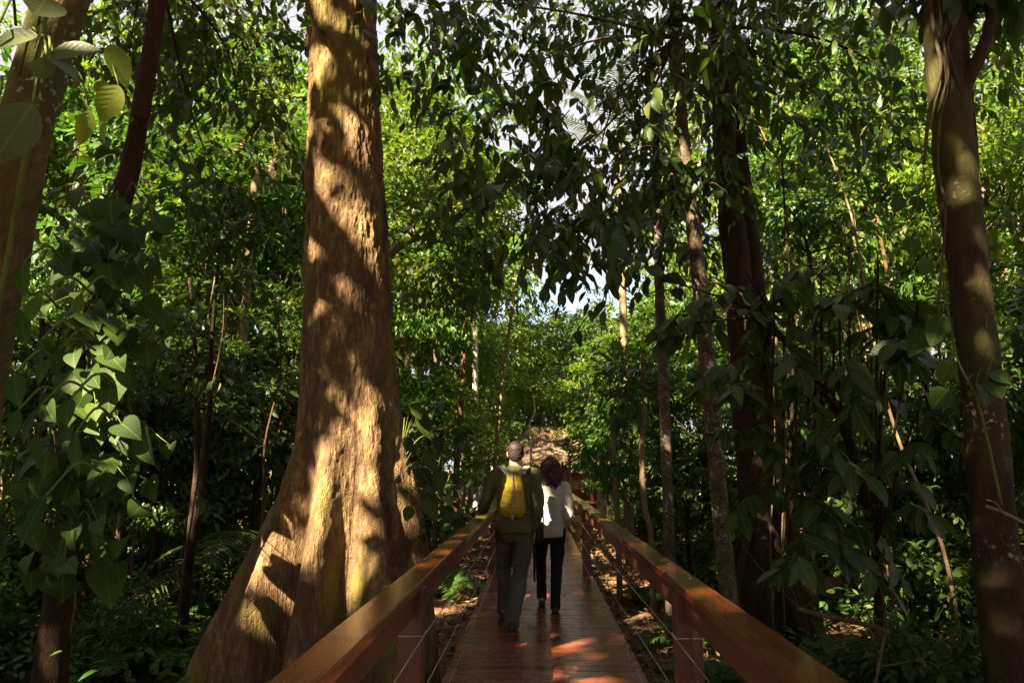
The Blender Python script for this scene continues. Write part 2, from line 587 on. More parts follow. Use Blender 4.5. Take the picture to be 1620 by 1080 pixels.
def ground_mat():
    m = NT('forest_floor')
    co = m.coord()
    n1 = m.noise(co, .9, 6, .65)
    n2 = m.noise(co, 14, 6, .7)
    vo = m.n('ShaderNodeTexVoronoi')
    vo.inputs['Scale'].default_value = 16
    m.l(co, vo.inputs['Vector'])
    lit = m.ramp(m.n('ShaderNodeSeparateColor').outputs[0] if False else n2, [(.35, (.065, .038, .022)), (.5, (.15, .085, .045)), (.68, (.25, .15, .085))])
    c = m.mix(.35, lit, vo.outputs['Color'], 'MULTIPLY')
    c = m.mix(m.ramp(n1, [(.42, (0, 0, 0)), (.6, (1, 1, 1))]), c, (.23, .13, .066))
    return m.done(m.pbr(c, .95, .1, m.bump(m.math('ADD', n2, vo.outputs['Distance']), .9, .04)))


M_GROUND = ground_mat()

# ------------------------------------------------------------------ exposure settings
CLOUD = (2.05, 2.0, 2.12)
SKY_STR = .062
SUN_STR = 5.0
SUN_COL = (1.0, .84, .58)
EXPO = 2.9
CANOPY_N = 66000
# ------------------------------------------------------------------ the giant tree
rows = np.array([[-260, 490, 580], [-100, 486, 582], [0, 483, 584], [100, 485, 590], [250, 486, 598], [400, 480, 606], [500, 478, 610], [600, 475, 620], [650, 470, 629], [700, 462, 640],
                 [750, 447, 651], [800, 425, 662], [850, 400, 672], [900, 374, 680], [950, 348, 686], [1000, 322, 690], [1050, 298, 694], [1120, 270, 700]], float)
GD = 7.0
zs = np.array([P(500, r[0], GD)[2] for r in rows])
xl = np.array([P(r[1], r[0], GD)[0] for r in rows])
xr = np.array([P(r[2], r[0], GD)[0] for r in rows])
o = np.argsort(zs)
zs, xl, xr = zs[o], xl[o], xr[o]
NZ, NA = 620, 420
zz = np.linspace(zs[0] - .1, zs[-1], NZ)
zz = np.concatenate([zz[zz < 4.2], zz[zz >= 4.2]])
lx = np.interp(zz, zs, xl)
rx = np.interp(zz, zs, xr)
# trunk core radius and axis: the flare belongs to the buttresses
r_core = np.interp(zz, [-1, 2.2, 4, 6, 12], [.62, .50, .435, .385, .31])
cx = np.where(zz > 2.0, (lx + rx) / 2, np.interp(2.0, zz, (lx + rx) / 2) + (zz - 2.0) * .02)
k2 = np.clip((zz - 1.9) / .8, 0, 1)
r_core = r_core * (1 - k2) + k2 * (rx - lx) / 2
th = np.arange(NA) / NA * 2 * math.pi
TH, ZZ = np.meshgrid(th, zz)
RC = np.repeat(r_core[:, None], NA, 1)
flL = np.maximum(cx - lx - r_core, 0)
flR = np.maximum(rx - cx - r_core, 0)
# buttress ridges: (angle, width, reach)
rad = RC.copy()
H = np.clip((2.7 - ZZ) / 3.5, 0, 1) ** 1.3
gen = np.maximum(flL, flR)[:, None]


def lobe(a, wd):
    d = np.angle(np.exp(1j * (TH - a)))
    return np.exp(-(d / wd) ** 2)


rsum = np.zeros_like(rad)
rsum = rsum + np.maximum(lobe(math.radians(184), .30 + 0 * ZZ) * flL[:, None], 0) ** 3
rsum = rsum + np.maximum(lobe(math.radians(226), .2) * (.75 * flL[:, None] + .08 * H), 0) ** 3
rsum = rsum + np.maximum(lobe(math.radians(266), .21) * (.55 * flL[:, None] + .20 * H), 0) ** 3
rsum = rsum + np.maximum(lobe(math.radians(310), .21) * (.62 * flL[:, None] * 1.0 + .20 * H), 0) ** 3
rsum = rsum + np.maximum(lobe(math.radians(352), .30) * flR[:, None], 0) ** 3
rsum = rsum + np.maximum(lobe(math.radians(60), .35) * .8 * gen, 0) ** 3
rsum = rsum + np.maximum(lobe(math.radians(120), .35) * .9 * gen, 0) ** 3
ridge = np.cbrt(rsum)
fill = .15 * np.minimum(flL, flR)[:, None] * H
rad = rad + np.maximum(ridge, fill)
cyl = np.stack([np.cos(TH) * .75, np.sin(TH) * .75, ZZ * .38], -1)
smoothz = np.clip((ZZ - .6) / 2.2, 0, 1)
big = fbm(cyl * 2.2, 3, 21)
ln = fbm(np.stack([np.cos(TH) * 5, np.sin(TH) * 5, ZZ * .55], -1), 3, 31)
sc = fbm(np.stack([np.cos(TH) * 8, np.sin(TH) * 8, ZZ * 5.0], -1), 4, 41)
pl = 1 - np.abs(fbm(np.stack([np.cos(TH) * 4.5, np.sin(TH) * 4.5, ZZ * 3.0], -1), 3, 51))
pl2 = 1 - np.abs(fbm(np.stack([np.cos(TH) * 10, np.sin(TH) * 10, ZZ * 6.5], -1), 3, 58))
rad = rad + .030 * big + .020 * ln * (1.1 - .75 * smoothz) + smoothz * (.017 * sc + .013 * pl + .012 * pl2) + (1 - smoothz) * .007 * sc
CX = np.repeat(cx[:, None], NA, 1)
V = np.stack([CX + np.cos(TH) * rad, GD + .15 + np.sin(TH) * rad, ZZ], -1).reshape(-1, 3)
giant_V, giant_cx, giant_zz = V, cx, zz
from mathutils.bvhtree import BVHTree
_c = V.reshape(NZ, NA, 3)[::6, ::5]
_m, _n = _c.shape[:2]
_F = [(a * _n + b, a * _n + (b + 1) % _n, (a + 1) * _n + (b + 1) % _n, (a + 1) * _n + b) for a in range(_m - 1) for b in range(_n)]
_bvh = BVHTree.FromPolygons([tuple(v) for v in _c.reshape(-1, 3)], _F)


def on_trunk(px, py):
    """where the sight line through this photo pixel meets the bark"""
    r = Fv + Rv * (px - 810) / 1080 + Uv * (540 - py) / 1080
    h = _bvh.ray_cast(Vector(CAM), Vector(norm(r)))[0]
    return P(px, py, 6.6) if h is None else np.array(h)


# ------------------------------------------------------------------ light beams: leaves along them are left out, to place the sun patches
BEAMS = []
CAPZ0 = .97
GZ0 = -.68


def beam(px, py, d, rpx):
    BEAMS.append((P(px, py, d), rpx * d / 1080.0))


def beamw(x, y, z, r):
    BEAMS.append((np.array([x, y, z], float), r))


def clear_of_beams(pos, pad=0.05):
    ok = np.ones(len(pos), bool)
    jit = .84 + .42 * vnoise(np.asarray(pos) * 2.1, 91)
    for q, r in BEAMS:
        v = pos - q
        t = v @ SUN
        dd = np.linalg.norm(v - t[:, None] * SUN, axis=1)
        ok &= ~((t > 0.35) & (dd < (r + pad) * jit))
    return ok


for s in [(520, 105, 34), (500, 150, 22), (568, 150, 9), (566, 170, 8), (540, 190, 11), (515, 285, 34), (498, 320, 22), (492, 345, 13), (505, 385, 14), (532, 268, 17),
          (515, 440, 28), (545, 430, 20), (560, 455, 16), (508, 480, 30), (545, 480, 22), (500, 520, 18), (490, 500, 14), (555, 500, 14), (548, 545, 14), (575, 560, 13), (590, 530, 9), (545, 590, 18), (580, 635, 18), (520, 610, 7),
          (525, 660, 24), (515, 690, 30), (545, 690, 26), (570, 700, 24), (505, 720, 24), (590, 690, 10),
          (500, 770, 36), (530, 770, 34), (555, 760, 24), (490, 820, 36), (530, 830, 40), (560, 830, 24), (500, 880, 36), (545, 890, 34), (575, 870, 18), (520, 930, 26), (560, 940, 20), (590, 960, 16),
          (620, 740, 26), (625, 780, 26), (635, 820, 28), (615, 850, 24), (640, 860, 20), (605, 900, 24), (615, 940, 18), (660, 850, 16), (640, 720, 14), (670, 870, 12),
          (450, 800, 12), (440, 850, 22), (425, 890, 26), (410, 930, 22), (400, 960, 16), (450, 920, 18), (455, 960, 14), (620, 990, 16)]:
    q_ = on_trunk(s[0], s[1])
    BEAMS.append((q_, s[2] * (1.2 if s[1] > 640 else .72) * q_[1] / 1080.0))
beam(105, 40, 3.0, 150)
beam(75, 150, 3.0, 40)
beam(150, 130, 2.5, 150)
beam(45, 80, 2.3, 120)
beam(812, 780, 6.8, 36)
beam(778, 775, 6.8, 28)
beam(868, 795, 7.5, 34)
beam(886, 810, 7.5, 24)
beam(1185, 590, 8.6, 26)
beam(1212, 520, 8.6, 18)
beam(1105, 400, 7.8, 22)
beam(1112, 560, 7.8, 16)
beam(1525, 230, 4.7, 34)
beam(1515, 120, 4.7, 26)
beam(205, 700, 5.7, 30)
beam(120, 770, 5.7, 30)
beam(185, 760, 5.2, 16)
beam(80, 1030, 6.0, 45)
beam(665, 690, 7.0, 48)
beam(740, 940, 12, 26)
beam(715, 965, 10.5, 14)
beam(1190, 990, 3.1, 70)
beam(1100, 930, 4.0, 40)
beam(960, 830, 7.5, 14)
beam(930, 800, 11, 12)
beam(480, 1040, 2.6, 70)
beam(1500, 610, 4.6, 46)
beam(1085, 545, 6.0, 16)
for x, y in [(1230, 480), (1130, 480), (1165, 585), (1205, 690), (1310, 410), (1400, 470)]:
    beam(x, y, 6.0, 16)
for k in range(75):
    yy = R.uniform(7, 24)
    sd_ = R.choice([-1, 1])
    if sd_ > 0 and yy < 8.5:
        continue
    beamw(sd_ * 1.8 + R.uniform(-.4, .5), yy, GZ0, R.uniform(.14, .40))
for k in range(60):
    beamw(R.uniform(-2, 5), R.uniform(5, 9.5), R.uniform(3.2, 7.5), R.uniform(.12, .32))
for k in range(260):                                   # small random flecks on the ground and low plants
    beamw(R.choice([-1, 1]) * R.uniform(2.2, 12), R.uniform(5, 21), R.uniform(-.6, 7), R.uniform(.12, .4))


# ------------------------------------------------------------------ foliage helpers
def leaf_cloud(g, T, centers, crad, n, L, W, flat=.55, droop=.4, curl=.25, mid=None, carve=True, jit=.5, rng=R, lsd=.25, keep=None):
    """clumps of leaves: n per centre, leaves point outwards and down, blades lie roughly level"""
    centers = np.asarray(centers, float)
    k = len(centers)
    crad = np.broadcast_to(np.asarray(crad, float), (k,))
    idx = np.repeat(np.arange(k), n)
    o = rng.normal(size=(len(idx), 3))
    o = norm(o) * (rng.random(len(idx))[:, None] ** .45)
    o[:, 2] *= flat
    pos = centers[idx] + o * crad[idx][:, None]
    c0 = centers.mean(0) if mid is None else np.asarray(mid, float)
    outw = norm(centers - c0)[idx] if k > 1 else np.zeros_like(pos)
    d = norm(o * 1.2 + outw * .7 + np.array([0, 0, -droop]) + rng.normal(size=pos.shape) * jit)
    up = norm(np.array([0, 0, 1.0]) + rng.normal(size=pos.shape) * .45 + outw * .25)
    s = np.exp(rng.normal(size=len(idx)) * lsd)
    if carve:
        ok = clear_of_beams(pos + d * L * .5, L * .15)
        if keep is not None:
            ok &= keep(pos)
        pos, d, up, s = pos[ok], d[ok], up[ok], s[ok]
    g.leaves(T, pos, d, up, L * s, W * s, curl * rng.uniform(.2, 1.6, len(pos)))


def twig_sprays(g, gt, T, roots, dirs, tl, nl, L, W, droop=.5, rng=R, tr=.006, hang=.6, carve=True):
    """leafy twigs: alternate leaves along a drooping twig; gt collects the twig wood"""
    for r0, d0 in zip(np.asarray(roots, float), np.asarray(dirs, float)):
        m = 6
        d = norm(d0)
        ln = tl * rng.uniform(.7, 1.3)
        t = np.linspace(0, 1, m)
        path = r0 + np.outer(t, d) * ln + np.outer(t ** 2, [0, 0, -1]) * ln * droop * .6
        if gt is not None:
            g.tube(path, np.linspace(tr, tr * .4, m), 4, cap=False, mat=1)
        s = np.linspace(.2, 1.0, nl)
        pos = np.stack([np.interp(s, t, path[:, i]) for i in range(3)], -1)
        side = norm(np.cross(d, [0, 0, 1]) + 1e-3) * np.where(np.arange(nl) % 2, 1, -1)[:, None]
        dd = norm(side * .9 + d * .7 + np.array([0, 0, -hang]) + rng.normal(size=(nl, 3)) * .3)
        dd[-1] = norm(d + np.array([0, 0, -hang]))
        up = norm(np.array([0, 0, 1.0]) + rng.normal(size=(nl, 3)) * .35)
        sc = rng.uniform(.55, 1.15, nl) * rng.uniform(.75, 1.2)
        if carve:
            ok = clear_of_beams(pos + dd * L * .5, L * .2)
            pos, dd, up, sc = pos[ok], dd[ok], up[ok], sc[ok]
        g.leaves(T, pos, dd, up, L * sc, W * sc, rng.uniform(.1, .5, len(pos)))


def frond(g, gt, base, d, length, n=26, ll=.35, lw=.03, droop=.9, T=BLADE, rr=.012, vee=.25, rng=R):
    d = norm(np.asarray(d, float))
    t = np.linspace(0, 1, 10)
    path = np.asarray(base) + np.outer(t, d) * length + np.outer(t ** 2.2, [0, 0, -1]) * length * droop * .55
    gt.tube(path, np.linspace(rr, rr * .25, 10), 5, cap=False)
    s = np.linspace(.16, 1, n)
    pos = np.stack([np.interp(s, t, path[:, i]) for i in range(3)], -1)
    tan = norm(np.stack([np.interp(s, t, np.gradient(path[:, i])) for i in range(3)], -1))
    side = norm(np.cross(tan, [0, 0, 1.0]))
    up = np.cross(side, tan)
    for sg in (1, -1):
        dd = norm(side * sg + tan * .55 + up * vee + rng.normal(size=(n, 3)) * .06)
        le = ll * np.sin(np.pi * np.clip(s * .86 + .12, 0, 1)) ** .6
        g.leaves(T, pos, dd, up + rng.normal(size=(n, 3)) * .15, le, lw, rng.uniform(.25, .6, n))


def plant(name, label, cat, base, parts, group=None):
    """thing = Empty at the base + its part meshes (parts built in world metres)"""
    e = tag(empty(name, base), label, cat, group)
    b = np.asarray(base, float)
    for pn, geo, mat in parts:
        if geo.n == 0:
            continue
        geo.V = [v - b for v in geo.V]
        geo.obj(pn, mat, e)
    return e


GZ = -0.70


def ground_z(x, y):
    x = np.asarray(x, float)
    y = np.asarray(y, float)
    z = GZ + .10 * vnoise(np.stack([x * .5, y * .5, x * 0], -1), 3) + .05 * vnoise(np.stack([x * 1.7, y * 1.7, x * 0], -1), 5)
    near = np.clip((np.abs(x) - .9) / 1.5, 0, 1)
    return GZ - .03 + (z - GZ) * near + .16 * np.clip((np.abs(x) - 4) / 6, 0, 1) * (1 + vnoise(np.stack([x * .2, y * .2, x * 0], -1), 9))


# ------------------------------------------------------------------ sky + sun
w = bpy.data.worlds.new('World')
scene.world = w
w.use_nodes = True
nt = w.node_tree
nt.nodes.clear()
bg = nt.nodes.new('ShaderNodeBackground')
ow = nt.nodes.new('ShaderNodeOutputWorld')
sky = nt.nodes.new('ShaderNodeTexSky')
sky.sky_type = 'NISHITA'
sky.sun_disc = False
sky.sun_elevation = SUN_EL
sky.sun_rotation = math.atan2(SUN[0], SUN[1])
tcw = nt.nodes.new('ShaderNodeTexCoord')
nw = nt.nodes.new('ShaderNodeTexNoise')
nw.inputs['Scale'].default_value = 2.2
nw.inputs['Detail'].default_value = 6
nt.links.new(tcw.outputs['Generated'], nw.inputs['Vector'])
rw = nt.nodes.new('ShaderNodeValToRGB')
rw.color_ramp.elements[0].position = .27
rw.color_ramp.elements[1].position = .46
nt.links.new(nw.outputs['Fac'], rw.inputs[0])
mw = nt.nodes.new('ShaderNodeMix')
mw.data_type = 'RGBA'
nt.links.new(rw.outputs[0], mw.inputs[0])
nt.links.new(sky.outputs[0], mw.inputs[6])
mw.inputs[7].default_value = (CLOUD[0], CLOUD[1], CLOUD[2], 1)
nt.links.new(mw.outputs[2], bg.inputs[0])
bg.inputs[1].default_value = SKY_STR
nt.links.new(bg.outputs[0], ow.inputs[0])

sd = bpy.data.lights.new('sun', 'SUN')
sd.energy = SUN_STR
sd.angle = math.radians(.53)
sd.color = SUN_COL
so = bpy.data.objects.new('sun', sd)
COL.objects.link(so)
so.rotation_euler = Vector(SUN).to_track_quat('Z', 'Y').to_euler()
so.location = (-20, -15, 25)

scene.view_settings.view_transform = 'Standard'
scene.view_settings.look = 'None'
scene.view_settings.exposure = EXPO
scene.view_settings.gamma = 1
scene.render.engine = 'CYCLES'
cy = scene.cycles
cy.max_bounces = 6
cy.diffuse_bounces = 3
cy.glossy_bounces = 3
cy.transmission_bounces = 4
cy.transparent_max_bounces = 6
cy.sample_clamp_indirect = 6
cy.caustics_reflective = False
cy.caustics_refractive = False
cy.use_denoising = True
cy.use_adaptive_sampling = True
cy.adaptive_threshold = .015

# ------------------------------------------------------------------ ground
gx = np.concatenate([[-320, -200, -120, -80, -50, -35], np.arange(-26, 26.01, .5), [35, 50, 80, 120, 200, 320]])
gy = np.concatenate([[-60, -40, -25, -15], np.arange(-8, 45, .5), [50, 60, 80, 120, 200, 320, 500]])
X, Y = np.meshgrid(gx, gy)
Z = ground_z(X, Y)
g = Geo()
nx, ny = len(gx), len(gy)
i, j = np.meshgrid(np.arange(ny - 1), np.arange(nx - 1), indexing='ij')
A = (i * nx + j).ravel()
g.add(np.stack([X, Y, Z], -1).reshape(-1, 3), [np.stack([A, A + 1, A + nx + 1, A + nx], -1)])
tag(g.obj('ground', M_GROUND), kind='structure')

# leaf litter on the strips beside the walkway
g = Geo()
N = 15000
x = np.concatenate([R.uniform(.55, 2.7, N // 2), -R.uniform(.55, 2.9, N - N // 2)])
y = R.uniform(2.5, 30, N) ** 1.0
ok = np.abs(x) < 2.75 + .5 * vnoise(np.stack([x * 0, y * .7, np.sign(x)], -1), 2)
dens = vnoise(np.stack([x * 1.3, y * 1.3, x * 0], -1), 14)
ok &= (dens > -.35) | (R.random(N) < .35)
x, y = x[ok], y[ok]
N = len(x)
pos = np.stack([x, y, ground_z(x, y) + R.uniform(.005, .05, N)], -1)
for sr in (-1, 1):
    g.leaves(LEAF4, np.stack([sr * R.uniform(.62, .72, 9), R.uniform(2.2, 9, 9), np.full(9, CAPZ0 + .008)], -1), np.stack([R.normal(size=9), R.normal(size=9), np.zeros(9)], -1), np.array([0, 0, 1.0]) + R.normal(size=(9, 3)) * .15, R.uniform(.03, .07, 9), R.uniform(.015, .035, 9), -.2)
xd, yd = R.uniform(-.68, .68, 34), R.uniform(2.6, 16, 34)
g.leaves(LEAF4, np.stack([xd, yd, np.full(34, .006)], -1), np.stack([R.normal(size=34), R.normal(size=34), np.zeros(34)], -1), np.array([0, 0, 1.0]) + R.normal(size=(34, 3)) * .12, R.uniform(.03, .08, 34), R.uniform(.015, .04, 34), -.15)
g.leaves(LEAF2, pos, np.stack([R.normal(size=N), R.normal(size=N), R.normal(size=N) * .3], -1), np.array([0, 0, 1]) + R.normal(size=(N, 3)) * .4,
         R.uniform(.06, .17, N), R.uniform(.03, .08, N), R.uniform(-.5, .7, N))
tag(g.obj('leaf_litter', LM['litter']), 'brown fallen leaves strewn on the bare soil beside the boardwalk', 'leaf litter', kind='stuff')

# ------------------------------------------------------------------ boardwalk
bw = tag(empty('boardwalk', (0, 0, 0)), 'glossy red brown plank boardwalk with timber handrails and steel cables', 'boardwalk')
Y0, Y1 = -1.5, 31.0
g = Geo()
y = Y0
while y < Y1:
    wd = .1405
    dz = R.uniform(-.0015, .0025)
    dx = R.uniform(-.006, .006)
    g.box((-.738 + dx, y, -.035 + dz), (.738 + dx, y + wd - .007 - R.uniform(0, .004), dz), bev=.004)
    y += wd
g.obj('deck', M_DECK, bw, False)
for sx in (-.6, 0, .6):
    Geo().box((sx - .035, Y0, -.19), (sx + .035, Y1, -.037)).obj('joist', M_BEAM, bw)
CAPZ = .97
post_y = [-3.3, 3.5, 10.3, 17.1, 23.9, 30.4]
for sx in (-1, 1):
    lo, hi = sorted((sx * .605, sx * .735))
    g = Geo()
    # slightly uneven hand-planed cap, cut in lengths that butt over the posts
    ys = [-3.0, 2.28 if sx < 0 else 1.2, 10.3, 17.1, 23.9, 30.6]
    for a, b in zip(ys[:-1], ys[1:]):
        bm = bmesh.new()
        bmesh.ops.create_cube(bm, size=1)
        for v in bm.verts:
            v.co = Vector(((lo + hi) / 2 + v.co.x * (hi - lo), (a + b) / 2 + v.co.y * (b - a - .004), CAPZ - .022 + v.co.z * .044))
        bmesh.ops.subdivide_edges(bm, edges=[e for e in bm.edges if abs((e.verts[0].co - e.verts[1].co).y) > .3], cuts=24)
        ed = [e for e in bm.edges if abs((e.verts[0].co - e.verts[1].co).y) > .01 and e.calc_face_angle(0) > 1]
        bmesh.ops.bevel(bm, geom=ed, offset=.005, segments=2, affect='EDGES')
        for v in bm.verts:
            q = np.array(v.co)
            v.co.x += .006 * vnoise(np.array([q[0] * 9, q[1] * .9, 1.0 + sx]), 4)
            v.co.z += .004 * vnoise(np.array([q[0] * 6, q[1] * .8, 5.0 + sx]), 8)
        g.addbm(bm)
    g.obj('handrail', M_RAIL, bw, False)
    g = Geo()
    for a, b in zip(post_y[:-1], post_y[1:]):
        g.box((sx * .67 - .024, a + .065, CAPZ - .175), (sx * .67 + .024, b - .065, CAPZ - .045), bev=.004)
    g.obj('rail_beam', M_BEAM, bw, False)
    for py_ in post_y[1:]:
        g = Geo()
        g.box((sx * .665 - .06, py_ - .06, -.98), (sx * .665 + .06, py_ + .06, CAPZ - .046), bev=.006)
        post = g.obj('post', M_POST, bw, False)
        if py_ < 20:
            for zz in (.71, .46, .21):
                g2 = Geo()
                c = np.array([sx * .665, py_, zz])
                h = .0635
                ring = [c + np.array(q) * h for q in ((-1, -1, .02), (1, -1, .02), (1, 1, 0), (-1, 1, 0), (-1, -1, .02))]
                g2.tube(ring, .0032, 6)
                g2.obj('cable_loop', M_CABLE, post)
    if sx > 0:
        # a dry twisted tendril still tied to the near post
        g2 = Geo()
        t = np.linspace(0, 1, 40)
        g2.tube(np.stack([.675 + .008 * np.sin(t * 40) + .015 * t, 3.43 + .006 * np.cos(t * 40), .80 - .75 * t], -1), .006 - .0035 * np.abs(np.sin(t * 23)), 5)
    for zz in (.71, .46, .21):
        g = Geo()
        t = np.linspace(0, 1, 90)
        yy = -3 + t * 33.5
        sag = .022 * np.abs(np.sin((yy - 3.5) / 6.8 * math.pi))
        g.tube(np.stack([np.full(90, sx * .597), yy, zz - sag], -1), .0026, 5, cap=False)
        g.obj('cable', M_CABLE, bw)
g2.obj('dry_tendril', LM['dry'], bw)

# ------------------------------------------------------------------ the giant tree as a thing
i, j = np.meshgrid(np.arange(NZ - 1), np.arange(NA), indexing='ij')
A = i * NA + j
B = i * NA + (j + 1) % NA
V, cx, zz = giant_V, giant_cx, giant_zz
giant_base = (float(cx[0]), GD + .15, GZ)
g = Geo()
g.add(V, [np.stack([A, B, B + NA, A + NA], -1).reshape(-1, 4)])
gl = Geo()
gt_c = np.array([cx[-1], GD + .15, zz[-1]])
cc = gt_c + np.stack([R.normal(size=34) * 2.2 - 1.5, R.normal(size=34) * 2.2 - 1.0, R.uniform(.5, 4.5, 34)], -1)
for c in cc[:9]:
    g.tube([gt_c - [0, 0, .4], gt_c * .5 + c * .5 + [0, 0, -.2], c], [.22, .1, .03], 7, sm=4)
leaf_cloud(gl, LEAF2, cc, 1.0, 110, .26, .13)
giant = plant('giant_tree', 'giant tree with sun dappled trunk and flaring buttress roots beside the left handrail', 'tree', giant_base,
              [('trunk', g, BM['giant']), ('crown', gl, LM['mid'])])

# ------------------------------------------------------------------ unseen leaves added overhead and behind the viewer to cast shaped shade
N = CANOPY_N
Q = np.stack([R.uniform(-13, 12, N), R.uniform(-3, 18, N), R.uniform(-.7, 8.5, N)], -1)
Q = Q[((Q[:, 0] < -5.5) | (Q[:, 0] > 4)) & (Q[:, 1] < 15.5) | (Q[:, 1] < 10.5)]
N = len(Q)
cl = vnoise(Q * .9, 77)
pos = Q + SUN * R.uniform(11.5, 17, N)[:, None]
px_, py_, dz_ = pix(pos)
inview = (dz_ > 0) & (px_ > -160) & (px_ < 1780) & (py_ > -90) & (py_ < 1100)
ok = clear_of_beams(pos, .04) & ~inview
pos = pos[ok]
n = len(pos)
g = Geo()
d = norm(R.normal(size=(n, 3)) + [0, 0, -.5])
g.leaves(LEAF2, pos, d, norm(SUN * 1.3 + R.normal(size=(n, 3)) * .5), R.uniform(.26, .5, n), R.uniform(.15, .28, n), .3)
tag(g.obj('shade_canopy', LM['dark']), 'unseen leaves added high overhead to shade the boardwalk around set sun patches', 'shade_canopy', kind='stuff')

# unseen wood added beside and behind the viewer to close off sky light
cs = []
for k in range(230):
    a = math.radians(R.uniform(42, 318))
    r_ = R.uniform(8.5, 17)
    cs.append((r_ * math.sin(a), r_ * math.cos(a) + 1.0, GZ + 13 * R.random() ** .9))
cs = np.array(cs)
px_, py_, dz_ = pix(cs)
cs = cs[~((dz_ > 0) & (px_ > -350) & (px_ < 1970))]
g = Geo()
leaf_cloud(g, LEAF1, cs, 1.5, 130, .42, .22, mid=(0, 0, 3), jit=.7)
tag(g.obj('unseen_forest', LM['mid']), 'unseen leafy wood added around the start of the boardwalk to block sky light', 'forest', kind='stuff')
# ------------------------------------------------------------------ people
def remeshed(g, name, mat, parent, voxel, smooth_it=4, disp=None):
    """fuse overlapping closed lofts into one continuous surface"""
    o = g.obj(name, mat, None)
    md = o.modifiers.new('r', 'REMESH')
    md.mode = 'VOXEL'
    md.voxel_size = voxel
    md.use_smooth_shade = True
    sm = o.modifiers.new('s', 'SMOOTH')
    sm.factor = .5
    sm.iterations = smooth_it
    dg = bpy.context.evaluated_depsgraph_get()
    me = bpy.data.meshes.new_from_object(o.evaluated_get(dg))
    old = o.data
    o.modifiers.clear()
    o.data = me
    bpy.data.meshes.remove(old)
    n = len(me.vertices)
    if disp is not None:
        co = np.zeros(n * 3, np.float32)
        no = np.zeros(n * 3, np.float32)
        me.vertices.foreach_get('co', co)
        me.vertices.foreach_get('normal', no)
        co, no = co.reshape(-1, 3), no.reshape(-1, 3)
        co2 = co + no * disp(co.astype(float))[:, None]
        me.vertices.foreach_set('co', co2.astype(np.float32).ravel())
        me.update()
    me.polygons.foreach_set('use_smooth', np.ones(len(me.polygons), bool))
    if not me.materials:
        me.materials.append(mat)
    if parent is not None:
        o.parent = parent
    return o


def loft(g, rings, seg=20, end=.5):
    """rings: (centre, rx, ry[, yaw]) stacked along a mostly vertical path; rounded closed ends"""
    rings = [(np.array(r[0], float), r[1], r[2], r[3] if len(r) > 3 else 0) for r in rings]

    def cap(a, b):
        d = a[0] - b[0]
        ln = np.linalg.norm(d)
        h = end * min(a[1], a[2])
        return [(a[0] + d / ln * h * .6, a[1] * .8, a[2] * .8, a[3]), (a[0] + d / ln * h, a[1] * .35, a[2] * .35, a[3])]
    rs = cap(rings[0], rings[1])[::-1] + rings + cap(rings[-1], rings[-2])
    th = np.arange(seg) / seg * 2 * math.pi
    V = []
    for c, a, b, yw in rs:
        x, y = a * np.cos(th), b * np.sin(th)
        V.append(c + np.stack([x * math.cos(yw) - y * math.sin(yw), x * math.sin(yw) + y * math.cos(yw), 0 * x], -1))
    n = len(rs)
    i, j = np.meshgrid(np.arange(n - 1), np.arange(seg), indexing='ij')
    A = i * seg + j
    B = i * seg + (j + 1) % seg
    F = np.stack([A, B, B + seg, A + seg], -1).reshape(-1, 4)
    up = rs[-1][0][2] > rs[0][0][2]
    F = F if up else F[:, ::-1]
    k0, k1 = np.arange(seg)[None, ::-1], (n - 1) * seg + np.arange(seg)[None]
    if not up:
        k0, k1 = k0[:, ::-1], k1[:, ::-1]
    g.add(np.concatenate(V), [F, k0, k1])


def limb(g, pts, rad, seg=14):
    """round limb with rounded ends"""
    pts = np.array(pts, float)
    rad = np.array(rad, float)
    a = norm(pts[0] - pts[1])
    b = norm(pts[-1] - pts[-2])
    p, r = smooth_path(pts, rad, 5)
    p = np.concatenate([[p[0] + a * rad[0] * .8], [p[0] + a * rad[0] * .5], p, [p[-1] + b * rad[-1] * .5], [p[-1] + b * rad[-1] * .8]])
    r = np.concatenate([[r[0] * .45], [r[0] * .85], r, [r[-1] * .85], [r[-1] * .45]])
    g.tube(p, r, seg)


def hand(g, wrist, dirv, palmn, size=.185, curl=.5, side=1):
    """palm + four unequal bent fingers + thumb from the side of the palm"""
    d = norm(np.array(dirv, float))
    n = norm(np.array(palmn, float) - d * (np.array(palmn, float) @ d))       # out of the back of the hand
    s = np.cross(d, n) * side                                                 # towards the thumb
    w = np.array(wrist, float)
    pl = size * .5
    for k in np.linspace(-1, 1, 4):
        limb(g, [w + s * k * .010, w + d * pl * .5 + s * k * .026, w + d * pl + s * k * .031], [.016, .016, .012], 8)
    for k, ln in zip(np.linspace(1, -1, 4), (.40, .45, .42, .33)):
        b0 = w + d * pl * .98 + s * k * .031
        a1, a2, a3 = curl * .4, curl * 1.0, curl * 1.5
        L = size * ln
        p1 = b0 + (d * math.cos(a1) - n * math.sin(a1)) * L * .45
        p2 = p1 + (d * math.cos(a2) - n * math.sin(a2)) * L * .32
        p3 = p2 + (d * math.cos(a3) - n * math.sin(a3)) * L * .25
        limb(g, [b0, p1, p2, p3], [.0095, .009, .008, .007], 8)
    t0 = w + d * pl * .3 + s * .030
    t1 = t0 + (d * .6 + s * .75 - n * .2) * size * .2
    t2 = t1 + (d * .85 + s * .3 - n * .4) * size * .18
    limb(g, [w + d * pl * .15 + s * .012, t0, t1, t2], [.013, .0125, .0105, .008], 8)


